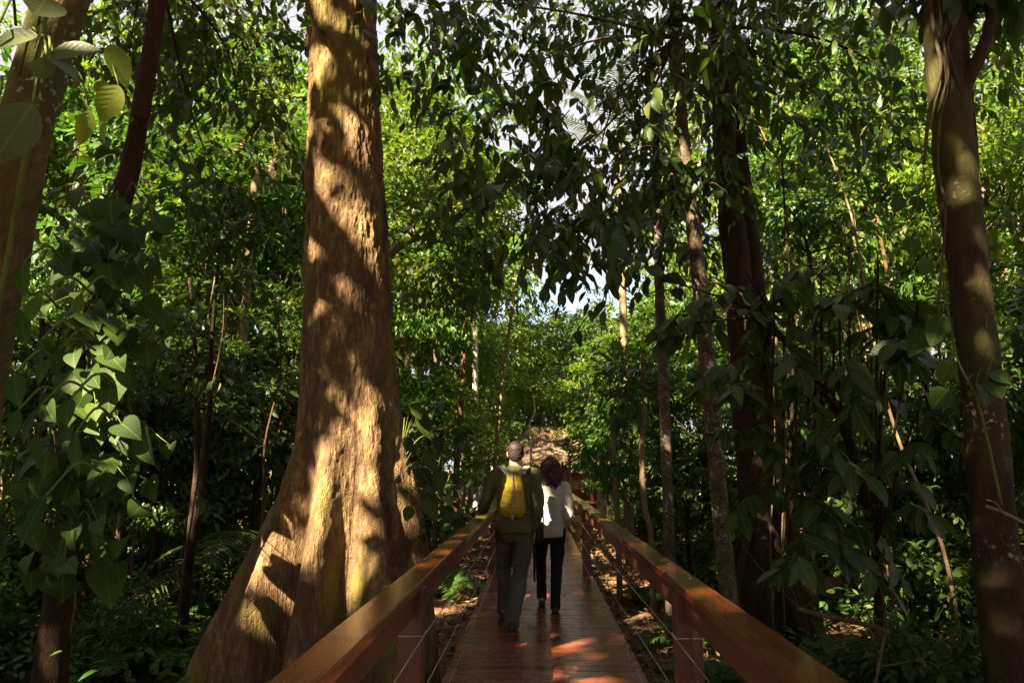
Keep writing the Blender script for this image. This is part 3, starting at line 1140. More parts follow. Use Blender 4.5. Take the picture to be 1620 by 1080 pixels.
def head(g, c, h=.235, w=.155, yaw=0.0):
    """c = centre of the skull; face towards +y (turned by yaw)"""
    c = np.array(c, float)
    loft(g, [(c + [0, .012, -.110], .040, .045), (c + [0, .010, -.085], .055, .068), (c + [0, .004, -.045], .066, .084), (c + [0, -.002, .0], .074, .096),
             (c + [0, -.006, .045], .076, .098), (c + [0, -.006, .080], .066, .086), (c + [0, -.006, .103], .042, .056)], 20, .4)
    cs, sn = math.cos(yaw), math.sin(yaw)
    f = lambda x, y, z: c + np.array([x * cs - y * sn, x * sn + y * cs, z])
    limb(g, [f(0, .095, .012), f(0, .108, -.018), f(0, .112, -.034)], [.009, .012, .013], 8)      # nose
    limb(g, [f(-.020, .086, -.062), f(0, .093, -.061), f(.020, .086, -.062)], [.006, .008, .006], 8)   # mouth
    limb(g, [f(-.04, .086, .022), f(0, .092, .022), f(.04, .086, .022)], [.008, .008, .008], 8)     # brow
    for sx in (-1, 1):
        limb(g, [f(sx * .074, -.004, .020), f(sx * .083, -.012, .004), f(sx * .079, -.006, -.028)], [.010, .012, .008], 8)   # ears


def fig(origin, name, label, J, mats, scale=1.0, build=1.0, cat='person', parts=None):
    pass


def wrinkle(amp, f, seed):
    return lambda co: amp * fbm(co * f, 3, seed) + amp * .6 * (1 - np.abs(vnoise(co * np.array([f * .6, f * .6, f * 2.2]), seed + 9)))


# ---- the man
MO = np.array([-.271, 6.98, 0.0])
g = Geo()
J = dict(hr=(.09, 0, .93), kr=(.055, .03, .50), ar=(-.02, -.13, .085), hl=(-.09, .02, .93), kl=(-.115, .26, .52), al=(-.125, .42, .10),
         sl=(-.185, .0, 1.425), el=(-.30, .10, 1.17), wl=(-.345, .36, 1.075), sr=(.185, 0, 1.425), er=(.232, -.03, 1.14), wr=(.205, .06, .90))
torso = [((0, 0, .86), .155, .10), ((0, .01, .96), .165, .115), ((0, .01, 1.06), .155, .105), ((0, 0, 1.2), .165, .11), ((0, -.005, 1.33), .185, .115), ((0, 0, 1.42), .17, .10), ((0, 0, 1.475), .085, .075)]
loft(g, torso)
limb(g, [(0, 0, 1.44), (0, .01, 1.52), (.008, .02, 1.58)], [.065, .056, .055])
head(g, (.012, .03, 1.642))
for s in 'rl':
    limb(g, [J['h' + s], J['k' + s], J['a' + s]], [.085, .056, .042])
    limb(g, [J['s' + s], J['e' + s], J['w' + s]], [.052, .042, .029])
    a = np.array(J['a' + s])
    limb(g, [a + [0, -.05, -.05], a + [0, .06, -.05], a + [0, .17, -.06]], [.038, .036, .026])
hand(g, J['wl'], (-.35, .95, -.25), (0, .1, 1), .185, .55, -1)
hand(g, J['wr'], (-.04, .12, -1), (1, 0, 0), .185, .9, 1)
man = remeshed(g, 'person', M_SKIN, None, .0065, 3)
man.location = MO
tag(man, 'man in olive shirt and grey trousers walking away with one hand on the left handrail', 'person')
# shirt
g = Geo()
loft(g, [((0, 0, .875), .187, .135), ((0, .0, .92), .188, .135), ((0, 0, 1.06), .170, .120), ((0, 0, 1.2), .174, .122), ((0, -.005, 1.33), .190, .124), ((0, -.002, 1.415), .182, .110), ((0, 0, 1.47), .10, .085), ((0, .012, 1.52), .066, .066)], 24, .05)
limb(g, [(-.14, 0, 1.415), J['sl'], J['el'], (np.array(J['el']) + np.array(J['wl'])) / 2, np.array(J['wl']) * .97 + np.array(J['el']) * .03], [.07, .073, .06, .055, .045])
limb(g, [(.14, 0, 1.415), J['sr'], J['er'], np.array(J['wr']) + [0, 0, .01]], [.07, .073, .06, .042])
remeshed(g, 'shirt', M_SHIRT, man, .0085, 3, wrinkle(.010, 9, 3))
g = Geo()
loft(g, [((0, .015, .795), .14, .105), ((0, .015, .86), .168, .122), ((0, .01, .94), .162, .115), ((0, .01, 1.0), .155, .11)], 20, .2)
limb(g, [J['hr'], (.078, .01, .72), J['kr'], (.02, -.06, .28), (-.018, -.125, .10), (-.02, -.13, .055)], [.098, .092, .074, .068, .066, .068])
limb(g, [J['hl'], (-.10, .12, .73), J['kl'], (-.12, .35, .30), (-.125, .415, .11), (-.125, .42, .07)], [.098, .09, .072, .066, .062, .064])
remeshed(g, 'trousers', M_TROUS, man, .0085, 3, wrinkle(.012, 10, 13))
for a, yaw in ((J['ar'], 0), (J['al'], 0)):
    g = Geo()
    a = np.array(a)
    zf = a[2]
    limb(g, [a + [0, 0, .01], a + [0, .0, -.03]], [.052, .052])
    limb(g, [a + [0, -.045, -zf + .045], a + [0, .05, -zf + .047], a + [0, .16, -zf + .036], a + [0, .20, -zf + .034]], [.045, .046, .044, .032])
    g.box(a + [-.043, -.085, -zf + .002], a + [.043, .225, -zf + .022], bev=.008)
    remeshed(g, 'boot', M_BOOT, man, .007, 2)
g = Geo()
c = np.array([.012, .03, 1.642])
loft(g, [(c + [0, -.055, -.065], .052, .036), (c + [0, -.035, -.03], .074, .072), (c + [0, -.022, .02], .083, .088), (c + [0, -.012, .055], .084, .099), (c + [0, -.006, .09], .072, .090), (c + [0, -.004, .112], .045, .06)], 22, .4)
remeshed(g, 'hair', M_HAIRM, man, .006, 2, lambda co: .0025 * fbm(co * 90, 2, 5))
for sx in (-1, 1):
    g = Geo()
    bm = bmesh.new()
    bmesh.ops.create_uvsphere(bm, u_segments=10, v_segments=8, radius=.011)
    for v in bm.verts:
        v.co += Vector((.012 + sx * .031, .03 + .086, 1.648))
    g.addbm(bm)
    g.obj('eye', M_EYE, man)

# ---- yellow backpack on the man's back
bp = tag(empty('backpack', MO + [0.0, -.13, 1.02]), 'yellow teardrop daypack with grey zip and straps on the back of the man', 'backpack')
off = np.array([0, .13, -1.02])
g = Geo()
loft(g, [(np.array((-.012, -.185, 1.045)), .095, .045), (np.array((-.012, -.205, 1.09)), .122, .075), (np.array((-.01, -.21, 1.16)), .118, .082), (np.array((-.004, -.205, 1.26)), .102, .074), (np.array((.0, -.195, 1.35)), .085, .06), (np.array((.002, -.185, 1.42)), .075, .05), (np.array((.002, -.175, 1.452)), .055, .035)], 26, .35)
g.V = [v + off for v in g.V]
remeshed(g, 'pack_body', M_PACK, bp, .008, 3, lambda co: .016 * (1 - np.abs(vnoise(co * np.array([13, 7, 9]) + 3, 8))) + .007 * fbm(co * 22, 2, 4) - .012)
g = Geo()
zz_ = np.linspace(1.44, 1.05, 14)
yb = np.interp(zz_, [1.045, 1.09, 1.16, 1.26, 1.35, 1.42, 1.452], [.232, .281, .297, .287, .264, .236, .212])
path = np.stack([-.008 + .004 * np.sin(zz_ * 30), -yb - .004, zz_], -1) + off
g.tube(path, .0075, 6)
g.obj('zip', M_STRAP, bp)
g = Geo()
g.tube(np.array([(-.012, -.262, 1.06), (-.013, -.272, 1.03), (-.015, -.262, 1.005)]) + off, [.011, .013, .008], 8)
g.obj('reflector_tab', M_STRAP, bp)
for za, zb in ((1.13, 1.13),):
    g = Geo()
    t = np.linspace(-1, 1, 17) * 1.35
    rx_ = np.interp(za, [1.09, 1.16, 1.26, 1.35], [.125, .128, .114, .097])
    ry_ = np.interp(za, [1.09, 1.16, 1.26, 1.35], [.080, .088, .083, .071])
    g.tube(np.stack([-.008 + np.sin(t) * rx_, -.206 - np.cos(t) * ry_, za + .012 * np.cos(t * 2)], -1) + off, .0045, 5)
    g.obj('seam_cord', M_STRAP, bp)
g = Geo()
g.tube(np.stack([.055 * np.cos(np.linspace(.2, 2.94, 9)) , -.235 + 0 * np.linspace(0, 1, 9), 1.44 + .016 * np.sin(np.linspace(.2, 2.94, 9))], -1) + off, .006, 6)
g.obj('haul_loop', M_BAG, bp)
for sx in (-1, 1):
    g = Geo()
    pth, _ = smooth_path(np.array([(sx * .045, -.17, 1.435), (sx * .085, -.142, 1.47), (sx * .118, -.075, 1.500), (sx * .13, .0, 1.512), (sx * .135, .07, 1.48), (sx * .14, .12, 1.40), (sx * .145, .125, 1.25), (sx * .155, .08, 1.12), (sx * .14, -.05, 1.08), (sx * .10, -.16, 1.08)]) + off, np.ones(10), 5)
    t = norm(np.gradient(pth, axis=0))
    ctr = np.array([sx * .09, 0, 1.3]) + off
    nrm_ = pth - ctr
    nrm_[:, 0] *= .3
    nrm_ = norm(nrm_ - t * (nrm_ * t).sum(1, keepdims=True))
    sd_ = np.cross(t, nrm_)
    hw = np.where(np.arange(len(pth)) < 32, .027, .013)[:, None]
    prof = [(-1, 0), (-1, .008), (1, .008), (1, 0)]
    V = np.stack([pth + sd_ * hw * a + nrm_ * b for a, b in prof], 1)
    n = len(pth)
    i, j = np.meshgrid(np.arange(n - 1), np.arange(4), indexing='ij')
    A, B = i * 4 + j, i * 4 + (j + 1) % 4
    g.add(V.reshape(-1, 3), [np.stack([A, B, B + 4, A + 4], -1).reshape(-1, 4)])
    st = g.obj('strap', M_STRAP, bp, smooth=False)
    g = Geo()
    for q in (-1, 1):
        g.tube(pth[2:24] + sd_[2:24] * .028 * q + nrm_[2:24] * .006, .004, 5)
    g.obj('piping', M_PACK, st)

# ---- black camera bag at the man's right hip, hung from a shoulder strap
cb = tag(empty('camera_bag', MO + [.235, .10, .86]), 'black camera bag with pale strap hanging between the man and the woman', 'bag')
g = Geo()
loft(g, [((0, 0, -.09), .05, .085), ((0, 0, 0), .058, .095), ((0, 0, .09), .05, .085)], 16, .2)
remeshed(g, 'bag_body', M_BAG, cb, .008, 3)
g = Geo()
g.box((-.056, -.092, .055), (.056, .092, .105), bev=.012)
g.obj('flap', M_BAG, cb)
g = Geo()
g.tube(np.array([(.045, -.07, .08), (.05, -.085, .17), (.0, -.10, .32), (-.02, -.11, .42)]), [.006, .006, .006, .006], 6, sm=5)
g.tube(np.array([(-.03, -.09, .06), (-.045, -.115, .2), (-.055, -.12, .34)]), [.006] * 3, 6, sm=5)
g.obj('strap', M_STRAP, cb)
# ---- the folded stick in the man's right hand
ws = tag(empty('walking_stick', MO + [.19, .06, .40]), 'thin black folded stick carried in the right hand of the man', 'walking stick')
g = Geo()
g.tube([(.005, 0, 0), (.003, 0, .25), (.0, 0, .44)], [.011, .014, .014], 10)
g.obj('shaft', M_BAG, ws)
g = Geo()
g.tube([(.0, 0, .44), (.0, 0, .50)], [.019, .017], 10)
g.obj('grip', M_BOOT, ws)

# ---- the woman
WO = np.array([.086, 7.70, 0.0])
g = Geo()
J = dict(hr=(.085, 0, .85), kr=(.075, .02, .46), ar=(.055, -.07, .085), hl=(-.085, .02, .85), kl=(-.095, .20, .48), al=(-.085, .33, .11),
         sl=(-.165, .02, 1.285), el=(-.205, .0, 1.03), wl=(-.185, .09, .84), sr=(.165, 0, 1.285), er=(.205, -.035, 1.03), wr=(.175, .03, .83))
loft(g, [((0, 0, .78), .15, .10), ((0, .0, .88), .155, .11), ((0, 0, 1.0), .128, .095), ((0, 0, 1.13), .14, .10), ((0, 0, 1.24), .155, .10), ((0, 0, 1.30), .14, .085), ((0, 0, 1.34), .07, .065)])
limb(g, [(0, 0, 1.31), (.005, .01, 1.38), (.01, .02, 1.44)], [.055, .047, .048])
head(g, (.022, .03, 1.49))
for s in 'rl':
    limb(g, [J['h' + s], J['k' + s], J['a' + s]], [.08, .05, .036])
    limb(g, [J['s' + s], J['e' + s], J['w' + s]], [.044, .036, .024])
    a = np.array(J['a' + s])
    limb(g, [a + [0, -.04, -.05], a + [0, .05, -.05], a + [0, .14, -.06]], [.033, .03, .022])
hand(g, J['wl'], (0, .15, -1), (-1, 0, 0), .165, .7, 1)
hand(g, J['wr'], (.02, .12, -1), (1, 0, 0), .165, .7, -1)
wom = remeshed(g, 'person', M_SKIN, None, .0065, 3)
wom.location = WO
tag(wom, 'woman with curly brown hair in white blouse and black trousers beside the man', 'person')
g = Geo()
loft(g, [((0, 0, .775), .168, .125), ((0, 0, .83), .17, .125), ((0, 0, 1.0), .152, .115), ((0, 0, 1.13), .158, .118), ((0, 0, 1.24), .17, .115), ((0, 0, 1.295), .155, .098), ((0, 0, 1.335), .085, .075)], 24, .05)
for s, sg in (('r', 1), ('l', -1)):
    e = np.array(J['e' + s])
    w_ = np.array(J['w' + s])
    limb(g, [(sg * .12, 0, 1.275), J['s' + s], e, e * .7 + w_ * .3], [.062, .066, .056, .054])
remeshed(g, 'blouse', M_BLOUSE, wom, .0085, 4, wrinkle(.011, 9, 33))
g = Geo()
loft(g, [((0, .01, .715), .13, .10), ((0, .01, .78), .158, .116), ((0, .0, .86), .155, .11), ((0, .0, .92), .14, .10)], 20, .2)
limb(g, [J['hr'], (.085, .01, .66), J['kr'], (.062, -.03, .26), (.055, -.065, .10), (.055, -.07, .06)], [.09, .082, .062, .058, .055, .056])
limb(g, [J['hl'], (-.095, .1, .67), J['kl'], (-.09, .28, .28), (-.085, .325, .12), (-.085, .33, .09)], [.09, .08, .06, .056, .054, .055])
remeshed(g, 'trousers', M_BLACK, wom, .0085, 3, wrinkle(.005, 12, 43))
for k in 'rl':
    g = Geo()
    a = np.array(J['a' + k])
    zf = a[2]
    limb(g, [a + [0, 0, -.0], a + [0, .0, -.04]], [.044, .044])
    limb(g, [a + [0, -.04, -zf + .038], a + [0, .05, -zf + .04], a + [0, .13, -zf + .032], a + [0, .165, -zf + .03]], [.037, .039, .037, .027])
    g.box(a + [-.037, -.075, -zf + .002], a + [.037, .19, -zf + .018], bev=.007)
    remeshed(g, 'shoe', M_BOOT, wom, .007, 2)
g = Geo()
c = np.array([.022, .03, 1.49])
loft(g, [(c + [0, -.06, -.205], .085, .05), (c + [0, -.055, -.15], .102, .07), (c + [0, -.04, -.08], .102, .09), (c + [0, -.028, 0], .097, .10), (c + [0, -.018, .06], .09, .104), (c + [0, -.01, .10], .076, .09), (c + [0, -.006, .125], .045, .055)], 24, .4)
for k in range(46):
    a = R.uniform(math.pi * .95, math.pi * 2.05)
    h0 = R.uniform(-.02, .08)
    t = np.linspace(0, 1, 16)
    rr = .09 + .018 * t
    ph = R.uniform(0, 6)
    zz_ = h0 - t * R.uniform(.18, .30)
    pth = c + np.stack([np.cos(a) * rr * 1.02 + .012 * np.cos(t * 20 + ph), -.03 + np.sin(a) * rr * .98 + .012 * np.sin(t * 20 + ph), zz_], -1)
    g.tube(pth, .010 * (1 - .6 * t), 6)
remeshed(g, 'hair', M_HAIRW, wom, .006, 1, lambda co: .009 * fbm(co * 34, 2, 6))
for sx in (-1, 1):
    g = Geo()
    bm = bmesh.new()
    bmesh.ops.create_uvsphere(bm, u_segments=10, v_segments=8, radius=.010)
    for v in bm.verts:
        v.co += Vector((.022 + sx * .03, .03 + .087, 1.497))
    g.addbm(bm)
    g.obj('eye', M_EYE, wom)

# ---- someone crouching on the soil beyond the far right post
CO = P(921, 872, 16.5)
CO[2] = float(ground_z(CO[0], CO[1]))
g = Geo()
hip, nek = np.array((-.06, -.04, .30)), np.array((.04, .16, .66))
loft(g, [(hip + [0, 0, -.05], .15, .12), (hip + (nek - hip) * .35, .145, .11), (hip + (nek - hip) * .8, .16, .10), (nek + [0, 0, -.02], .08, .07)])
head(g, nek + [.01, .06, .15])
limb(g, [nek + [0, 0, -.05], nek + [0, .03, .06]], [.055, .05])
for sx in (-1, 1):
    limb(g, [hip + [sx * .09, 0, 0], (sx * .14, .36, .44), (sx * .11, .14, .09)], [.085, .06, .042])
    limb(g, [(sx * .11, .10, .045), (sx * .12, .28, .035)], [.04, .03])
    limb(g, [nek + [sx * .16, -.02, -.08], (sx * .22, .26, .42), (sx * .08, .46, .38)], [.048, .04, .028])
    hand(g, (sx * .08, .46, .38), (-sx * .3, .9, -.3), (0, .2, 1), .17, .7, -sx)
cr = remeshed(g, 'person', M_SKIN, None, .008, 3)
cr.location = CO
cr.scale = (.8, .8, .8)
tag(cr, 'small distant figure in yellow top and dark trousers crouching beyond the far right post', 'person')
g = Geo()
loft(g, [(hip + (nek - hip) * .1, .165, .13), (hip + (nek - hip) * .4, .16, .125), (hip + (nek - hip) * .8, .175, .115), (nek + [0, 0, -.02], .09, .08)], 20, .2)
for sx in (-1, 1):
    limb(g, [nek + [sx * .13, -.02, -.07], nek + [sx * .16, -.02, -.08], (sx * .21, .22, .45)], [.06, .062, .055])
remeshed(g, 'shirt', M_YSHIRT, cr, .01, 3, wrinkle(.006, 11, 53))
g = Geo()
loft(g, [(hip + [0, 0, -.1], .15, .12), (hip, .165, .135), (hip + [.01, .03, .07], .155, .125)], 18, .3)
for sx in (-1, 1):
    limb(g, [hip + [sx * .09, 0, 0], (sx * .14, .36, .44), (sx * .11, .14, .10)], [.10, .075, .06])
remeshed(g, 'trousers', M_BLACK, cr, .01, 3)
g = Geo()
c = nek + [.01, .06, .15]
loft(g, [(c + [0, -.03, -.03], .078, .076), (c + [0, -.02, .04], .085, .096), (c + [0, -.006, .09], .072, .088), (c + [0, -.004, .112], .045, .06)], 18, .4)
remeshed(g, 'hair', M_HAIRM, cr, .009, 2)

# ------------------------------------------------------------------ thatched hut at the end of the boardwalk
HX, HY = P(862, 740, 32)[0], 32.2
hut = tag(empty('thatched_hut', (HX, HY, 0)), 'open thatched hut with wide grass roof at the far end of the boardwalk', 'hut')
g = Geo()
n1, n2 = 60, 24
def roofpt(u, v):
    # u along the eave -1..1, v eave 0 -> ridge 1; front face
    half = 2.9 * (1 - v) + .55 * v
    return np.stack([u * half, -.4 + v * 2.3 + 0 * u, 1.84 + 1.75 * v + 0 * u - .10 * np.sin(v * math.pi)], -1)
U_, V_ = np.meshgrid(np.linspace(-1, 1, n1), np.linspace(0, 1, n2))
p = roofpt(U_, V_)
p = p + .05 * fbm(p * np.array([3, 1.2, 1.2]), 3, 61)[..., None] * np.array([0, -1, 1.2])
p[0] += np.stack([0 * U_[0], 0 * U_[0], -.07 * np.abs(vnoise(np.stack([U_[0] * 30, 0 * U_[0], 0 * U_[0]], -1), 3))], -1)
i, j = np.meshgrid(np.arange(n2 - 1), np.arange(n1 - 1), indexing='ij')
A = (i * n1 + j).ravel()
Fq = np.stack([A, A + 1, A + n1 + 1, A + n1], -1)
g.add(p.reshape(-1, 3), [Fq])
pb = p.copy()
pb[..., 1] = 3.4 - pb[..., 1] + .2 + .0
g.add(pb.reshape(-1, 3), [Fq[:, ::-1]])
for sx in (-1, 1):
    a, b = p[:, 0 if sx < 0 else -1], pb[:, 0 if sx < 0 else -1]
    t = np.linspace(0, 1, 14)[:, None, None]
    q = (a[None] * (1 - t) + b[None] * t)
    q = q + .04 * fbm(q * 2, 2, 66)[..., None]
    i2, j2 = np.meshgrid(np.arange(13), np.arange(n2 - 1), indexing='ij')
    A2 = (i2 * n2 + j2).ravel()
    F2 = np.stack([A2, A2 + 1, A2 + n2 + 1, A2 + n2], -1)
    g.add(q.reshape(-1, 3), [F2 if sx < 0 else F2[:, ::-1]])
roof = g.obj('roof', M_THATCH, hut)
g = Geo()
N = 1500
u, v = R.uniform(-1, 1, N), np.concatenate([R.uniform(0, 1, N - 500), np.zeros(500)])
q = roofpt(u, v) + [0, -.03, .03]
g.leaves(BLADE, q, np.stack([R.normal(size=N) * .12, -np.ones(N), -.75 + R.normal(size=N) * .08], -1), np.array([0, -.5, 1.0]) + R.normal(size=(N, 3)) * .3, R.uniform(.25, .5, N), .025)
g.obj('straw', LM['dry'], roof)
for px_ in (-2.2, -.95, .95, 2.2):
    for yy in (.1, 3.1):
        g = Geo()
        g.tube([(px_, yy, -.7), (px_, yy, 1.0), (px_, yy, 1.95)], [.07, .065, .06], 10)
        g.obj('post', M_POST, hut)
g = Geo()
g.box((-2.4, .0, 1.74), (2.4, .10, 1.86))
g.obj('beam', M_POST, hut)
g = Geo()
g.box((-2.4, -.1, -.12), (2.4, 3.3, -.04))
g.obj('floor', M_BEAM, hut)
g = Geo()
g.box((-2.3, 3.05, -.04), (2.3, 3.1, 1.3))
g.obj('back_wall', M_BEAM, hut)
# ------------------------------------------------------------------ hand placed trees
def trunk_pts(px):
    """[(px, py, depth, width_px)] -> points, radii"""
    pts = np.array([P(a, b, d) for a, b, d, w in px])
    rad = np.array([w * d / 2160.0 for a, b, d, w in px])
    return pts, rad


def trunk_geo(px, seg=14, wob=.06, sm=6, root=0.0, seed=0):
    pts, rad = trunk_pts(px)
    if pts[0, 2] > GZ - .05:                       # carry the trunk down into the soil
        e = pts[0] + (pts[0] - pts[1]) * 0
        e = np.array([pts[0, 0], pts[0, 1], GZ - .15])
        pts = np.concatenate([[e], pts])
        rad = np.concatenate([[rad[0] * (1.05 + root)], rad])
    g = Geo()
    g.tube(pts, rad, seg, sm=sm, wob=wob, wf=3, seed=seed)
    return g, pts, rad


def cl_px(lst):
    return np.array([P(a, b, d) for a, b, d in lst])


def limbs(g, a, targets, r0, rng=R):
    a = np.asarray(a, float)
    for t in targets:
        m = (a + t) / 2 + rng.normal(size=3) * .15 + [0, 0, .12]
        g.tube([a, m, t], [r0, r0 * .6, r0 * .2], 6, sm=5)


def base_of(pts):
    return (float(pts[0, 0]), float(pts[0, 1]), GZ)


# -- near left leaning trunk with a climbing philodendron
g, pts, rad = trunk_geo([(-95, 1080, 3.4, 68.6), (-60, 800, 3.3, 70.4), (-25, 560, 3.2, 75.7), (5, 400, 3.1, 77.4), (42, 200, 3.0, 81.0), (86, 40, 3.0, 84.5), (120, -90, 3.0, 86.2), (190, -420, 3.0, 88.0), (240, -700, 3.0, 88.0)], 28, .05, 10, seed=3)
plant('leaning_tree', 'mossy leaning trunk lit ochre behind big pale climber leaves', 'tree', base_of(pts), [('trunk', g, BM['mossy'])])


def big_leaf(g, gs, T, root, base, tip, width, up, L=None, rng=R, pr=.006, bend=.25):
    """one large leaf: petiole from root to base, blade from base to tip (world points)"""
    root, base, tip = (np.asarray(x, float) for x in (root, base, tip))
    mid = (root + base) / 2 + [0, 0, .25 * np.linalg.norm(base - root)]
    g.tube([root, mid, base], [pr, pr, pr * .7], 6, sm=5, mat=1)
    d = tip - base
    if up is None:
        up = norm(CAM - base) * .8 + np.array([0, 0, .45]) + rng.normal(size=3) * .18
    g.leaves(T, base[None], d[None], np.asarray(up, float)[None], np.linalg.norm(d), width, bend)


g, gs, gk = Geo(), Geo(), Geo()
CU = np.array([.2, -.6, 1.0])
spec = [  # (root px), (leaf base px), (leaf tip px), depth, width m, up
    ((30, 120), (60, 58), (-30, 62), 2.35, .14, None),
    ((50, 110), (74, 92), (142, 62), 2.3, .10, None),
    ((62, 110), (85, 118), (48, 95), 2.25, .10, None),
    ((62, 110), (80, 95), (122, 108), 2.25, .09, None),
    ((60, 40), (78, -4), (55, 16), 2.35, .17, None),
    ((25, 40), (0, 36), (-45, 30), 2.3, .09, None),
    ((58, 150), (52, 165), (-12, 252), 2.2, .15, None),
    ((0, 150), (-10, 200), (-60, 300), 2.3, .15, None),
]
for r_, b_, t_, d_, w_, u_ in spec:
    big_leaf(gk, gs, LEAFBIG, P(*r_, d_ + .35), P(*b_, d_), P(*t_, d_ - .05), w_, u_)
spec = [((140, 70), (175, 70), (200, 128), 2.5, .075, (.35, -.9, .4)), ((138, 95), (188, 135), (156, 188), 2.45, .085, (.55, -.85, .3)),
        ((100, 130), (142, 174), (126, 226), 2.5, .055, (.6, -.8, .2)), ((140, 100), (163, 128), (158, 152), 2.55, .05, (.3, -.9, .3)),
        ((140, 120), (170, 168), (150, 222), 2.6, .06, (-.5, -.8, .2)), ((140, 120), (135, 180), (127, 202), 2.6, .04, (.5, -.8, .2))]
gl2 = Geo()
for r_, b_, t_, d_, w_, u_ in spec:
    big_leaf(gl2, gs, LEAFBIG, P(*r_, d_ + .2), P(*b_, d_), P(*t_, d_), w_ * 1.25, u_, pr=.004)
for k in range(13):
    a = R.uniform(0, 1)
    q = P(30 + R.uniform(-70, 120), 430 + R.uniform(-40, 420), 2.75 + R.uniform(-.3, .4))
    if pix(q)[0][0] > 135:
        continue
    d = norm([R.uniform(-.3, .6), -.5, -1.0])
    big_leaf(g, gs, LEAFBIG, q - d * .1 + [0, .25, 0], q, q + d * R.uniform(.10, .2), R.uniform(.05, .09), [R.uniform(-.4, .4), -1, .5])
gs.tube([P(-60, 900, 3.0), P(-30, 640, 2.9), P(10, 420, 2.85), P(40, 250, 2.75), P(60, 120, 2.7), P(75, -30, 2.7)], [.012] * 6, 8, sm=6)
plant('climbing_plant', 'climber with large pale and yellow green leaves on the leaning mossy trunk', 'climbing plant', P(-60, 900, 3.0),
      [('stem', gs, BM['stem']), ('foliage', gk, [LM['pale'], BM['stem']]), ('young_leaves', gl2, [LM['lime'], BM['stem']]), ('hanging_leaves', g, [LM['philo'], BM['stem']])])

# -- vine covered trunk
g, pts, rad = trunk_geo([(78, 1085, 6.2, 50.2), (88, 980, 6.2, 42.2), (105, 850, 6.2, 38.3), (125, 700, 6.1, 36.3), (140, 560, 6.1, 35.6), (165, 420, 6.0, 34.3), (205, 270, 6.0, 31.7), (232, 120, 6.0, 29.0), (250, 0, 6.0, 27.7), (268, -200, 6, 25.1), (300, -420, 6, 22.4)], 20, .07, 8, seed=5)
ct = cl_px([(235, -40, 6.6), (340, 20, 7), (160, 20, 6.8), (300, 60, 7.5), (260, 90, 6.9), (390, 60, 8), (200, 110, 6.4), (330, 140, 7.6), (300, 210, 7.2), (380, 210, 8.4), (430, 130, 8.6), (270, 260, 6.6), (345, 290, 7.8), (410, 300, 8.8), (190, -120, 6), (330, -140, 7)])
gl, gt = Geo(), Geo()
limbs(g, P(250, -60, 6), ct[::3], .02)
ct = np.concatenate([ct, cl_px([(R.uniform(150, 480), R.uniform(-60, 330), R.uniform(6.6, 10)) for k in range(26)] + [(R.uniform(120, 490), R.uniform(-70, 130), R.uniform(8, 13)) for k in range(34)])])
for c in ct:
    k = 9
    twig_sprays(gl, g, LEAF4, c + R.normal(size=(k, 3)) * .28, norm(R.normal(size=(k, 3)) * [1, 1, .4]), .55, 8, .17, .085, .7, hang=.9)
plant('vine_covered_tree', 'slender trunk swathed in heart shaped climber leaves with pale mossy foot', 'tree', base_of(pts), [('trunk', g, BM['dark']), ('crown', gl, [LM['mid'], BM['dark']])])
g, gs = Geo(), Geo()
spec = [((60, 690), 70, (210, 690)), ]
lf = [(205, 680, 218, 725, .30), (110, 765, 100, 800, .30), (165, 745, 120, 790, .26), (190, 760, 195, 792, .2), (140, 690, 142, 715, .18), (100, 930, 100, 945, .2),
      (165, 900, 180, 955, .30), (50, 905, 52, 935, .18), (75, 912, 75, 935, .18), (98, 905, 102, 935, .18), (225, 800, 205, 815, .2), (180, 590, 165, 650, .2), (140, 800, 140, 870, .25),
      (160, 620, 158, 640, .18), (210, 545, 205, 560, .2), (65, 745, 30, 770, .22), (45, 790, 25, 812, .2), (225, 690, 232, 735, .2), (235, 760, 240, 790, .16)]
for a in range(230):
    py_ = R.uniform(300, 900)
    cxp = np.interp(py_, [300, 420, 560, 700, 850, 980], [197, 165, 140, 125, 105, 88])
    px_ = cxp + R.normal() * 42
    if px_ > 275:
        continue
    lf.append((px_, py_, px_ + R.normal() * 14, py_ + R.uniform(8, 30), R.uniform(.06, .13)))
for (a, b, c, d_, w_) in lf:
    dep = 5.75 + R.uniform(-.45, .35)
    cxp = np.interp(b, [300, 420, 560, 700, 850, 980], [197, 165, 140, 125, 105, 88])
    root = P(cxp, b + R.uniform(0, 30), 6.0)
    bs, tp = P(a, b, dep), P(c, d_, dep - .12)
    if np.linalg.norm(tp - bs) < .12:
        tp = bs + norm(tp - bs) * .12
    L_ = np.linalg.norm(tp - bs)
    big_leaf(g, gs, HEART, root, bs, tp, max(w_, L_ * .8), (R.normal() * .6, -.6 + R.normal() * .35, .9), pr=.005)
for s in (0,):
    t = np.linspace(0, 1, 60)
    pyy = 1000 - t * 980
    cxp = np.interp(pyy, [0, 120, 270, 420, 560, 700, 850, 980], [250, 232, 205, 165, 140, 125, 105, 88])
    q = np.array([P(a, b, 6.05) for a, b in zip(cxp, pyy)])
    q[:, 0] += .13 * np.cos(t * 15 + s)
    q[:, 1] += .13 * np.sin(t * 15 + s)
    gs.tube(q, .010, 6)
plant('climbing_plant', 'dark heart leaved climber wrapped round the slender trunk left of the giant tree', 'climbing plant', P(88, 990, 5.9), [('stem', gs, BM['vine']), ('foliage', g, [LM['philo'], BM['stem']])])

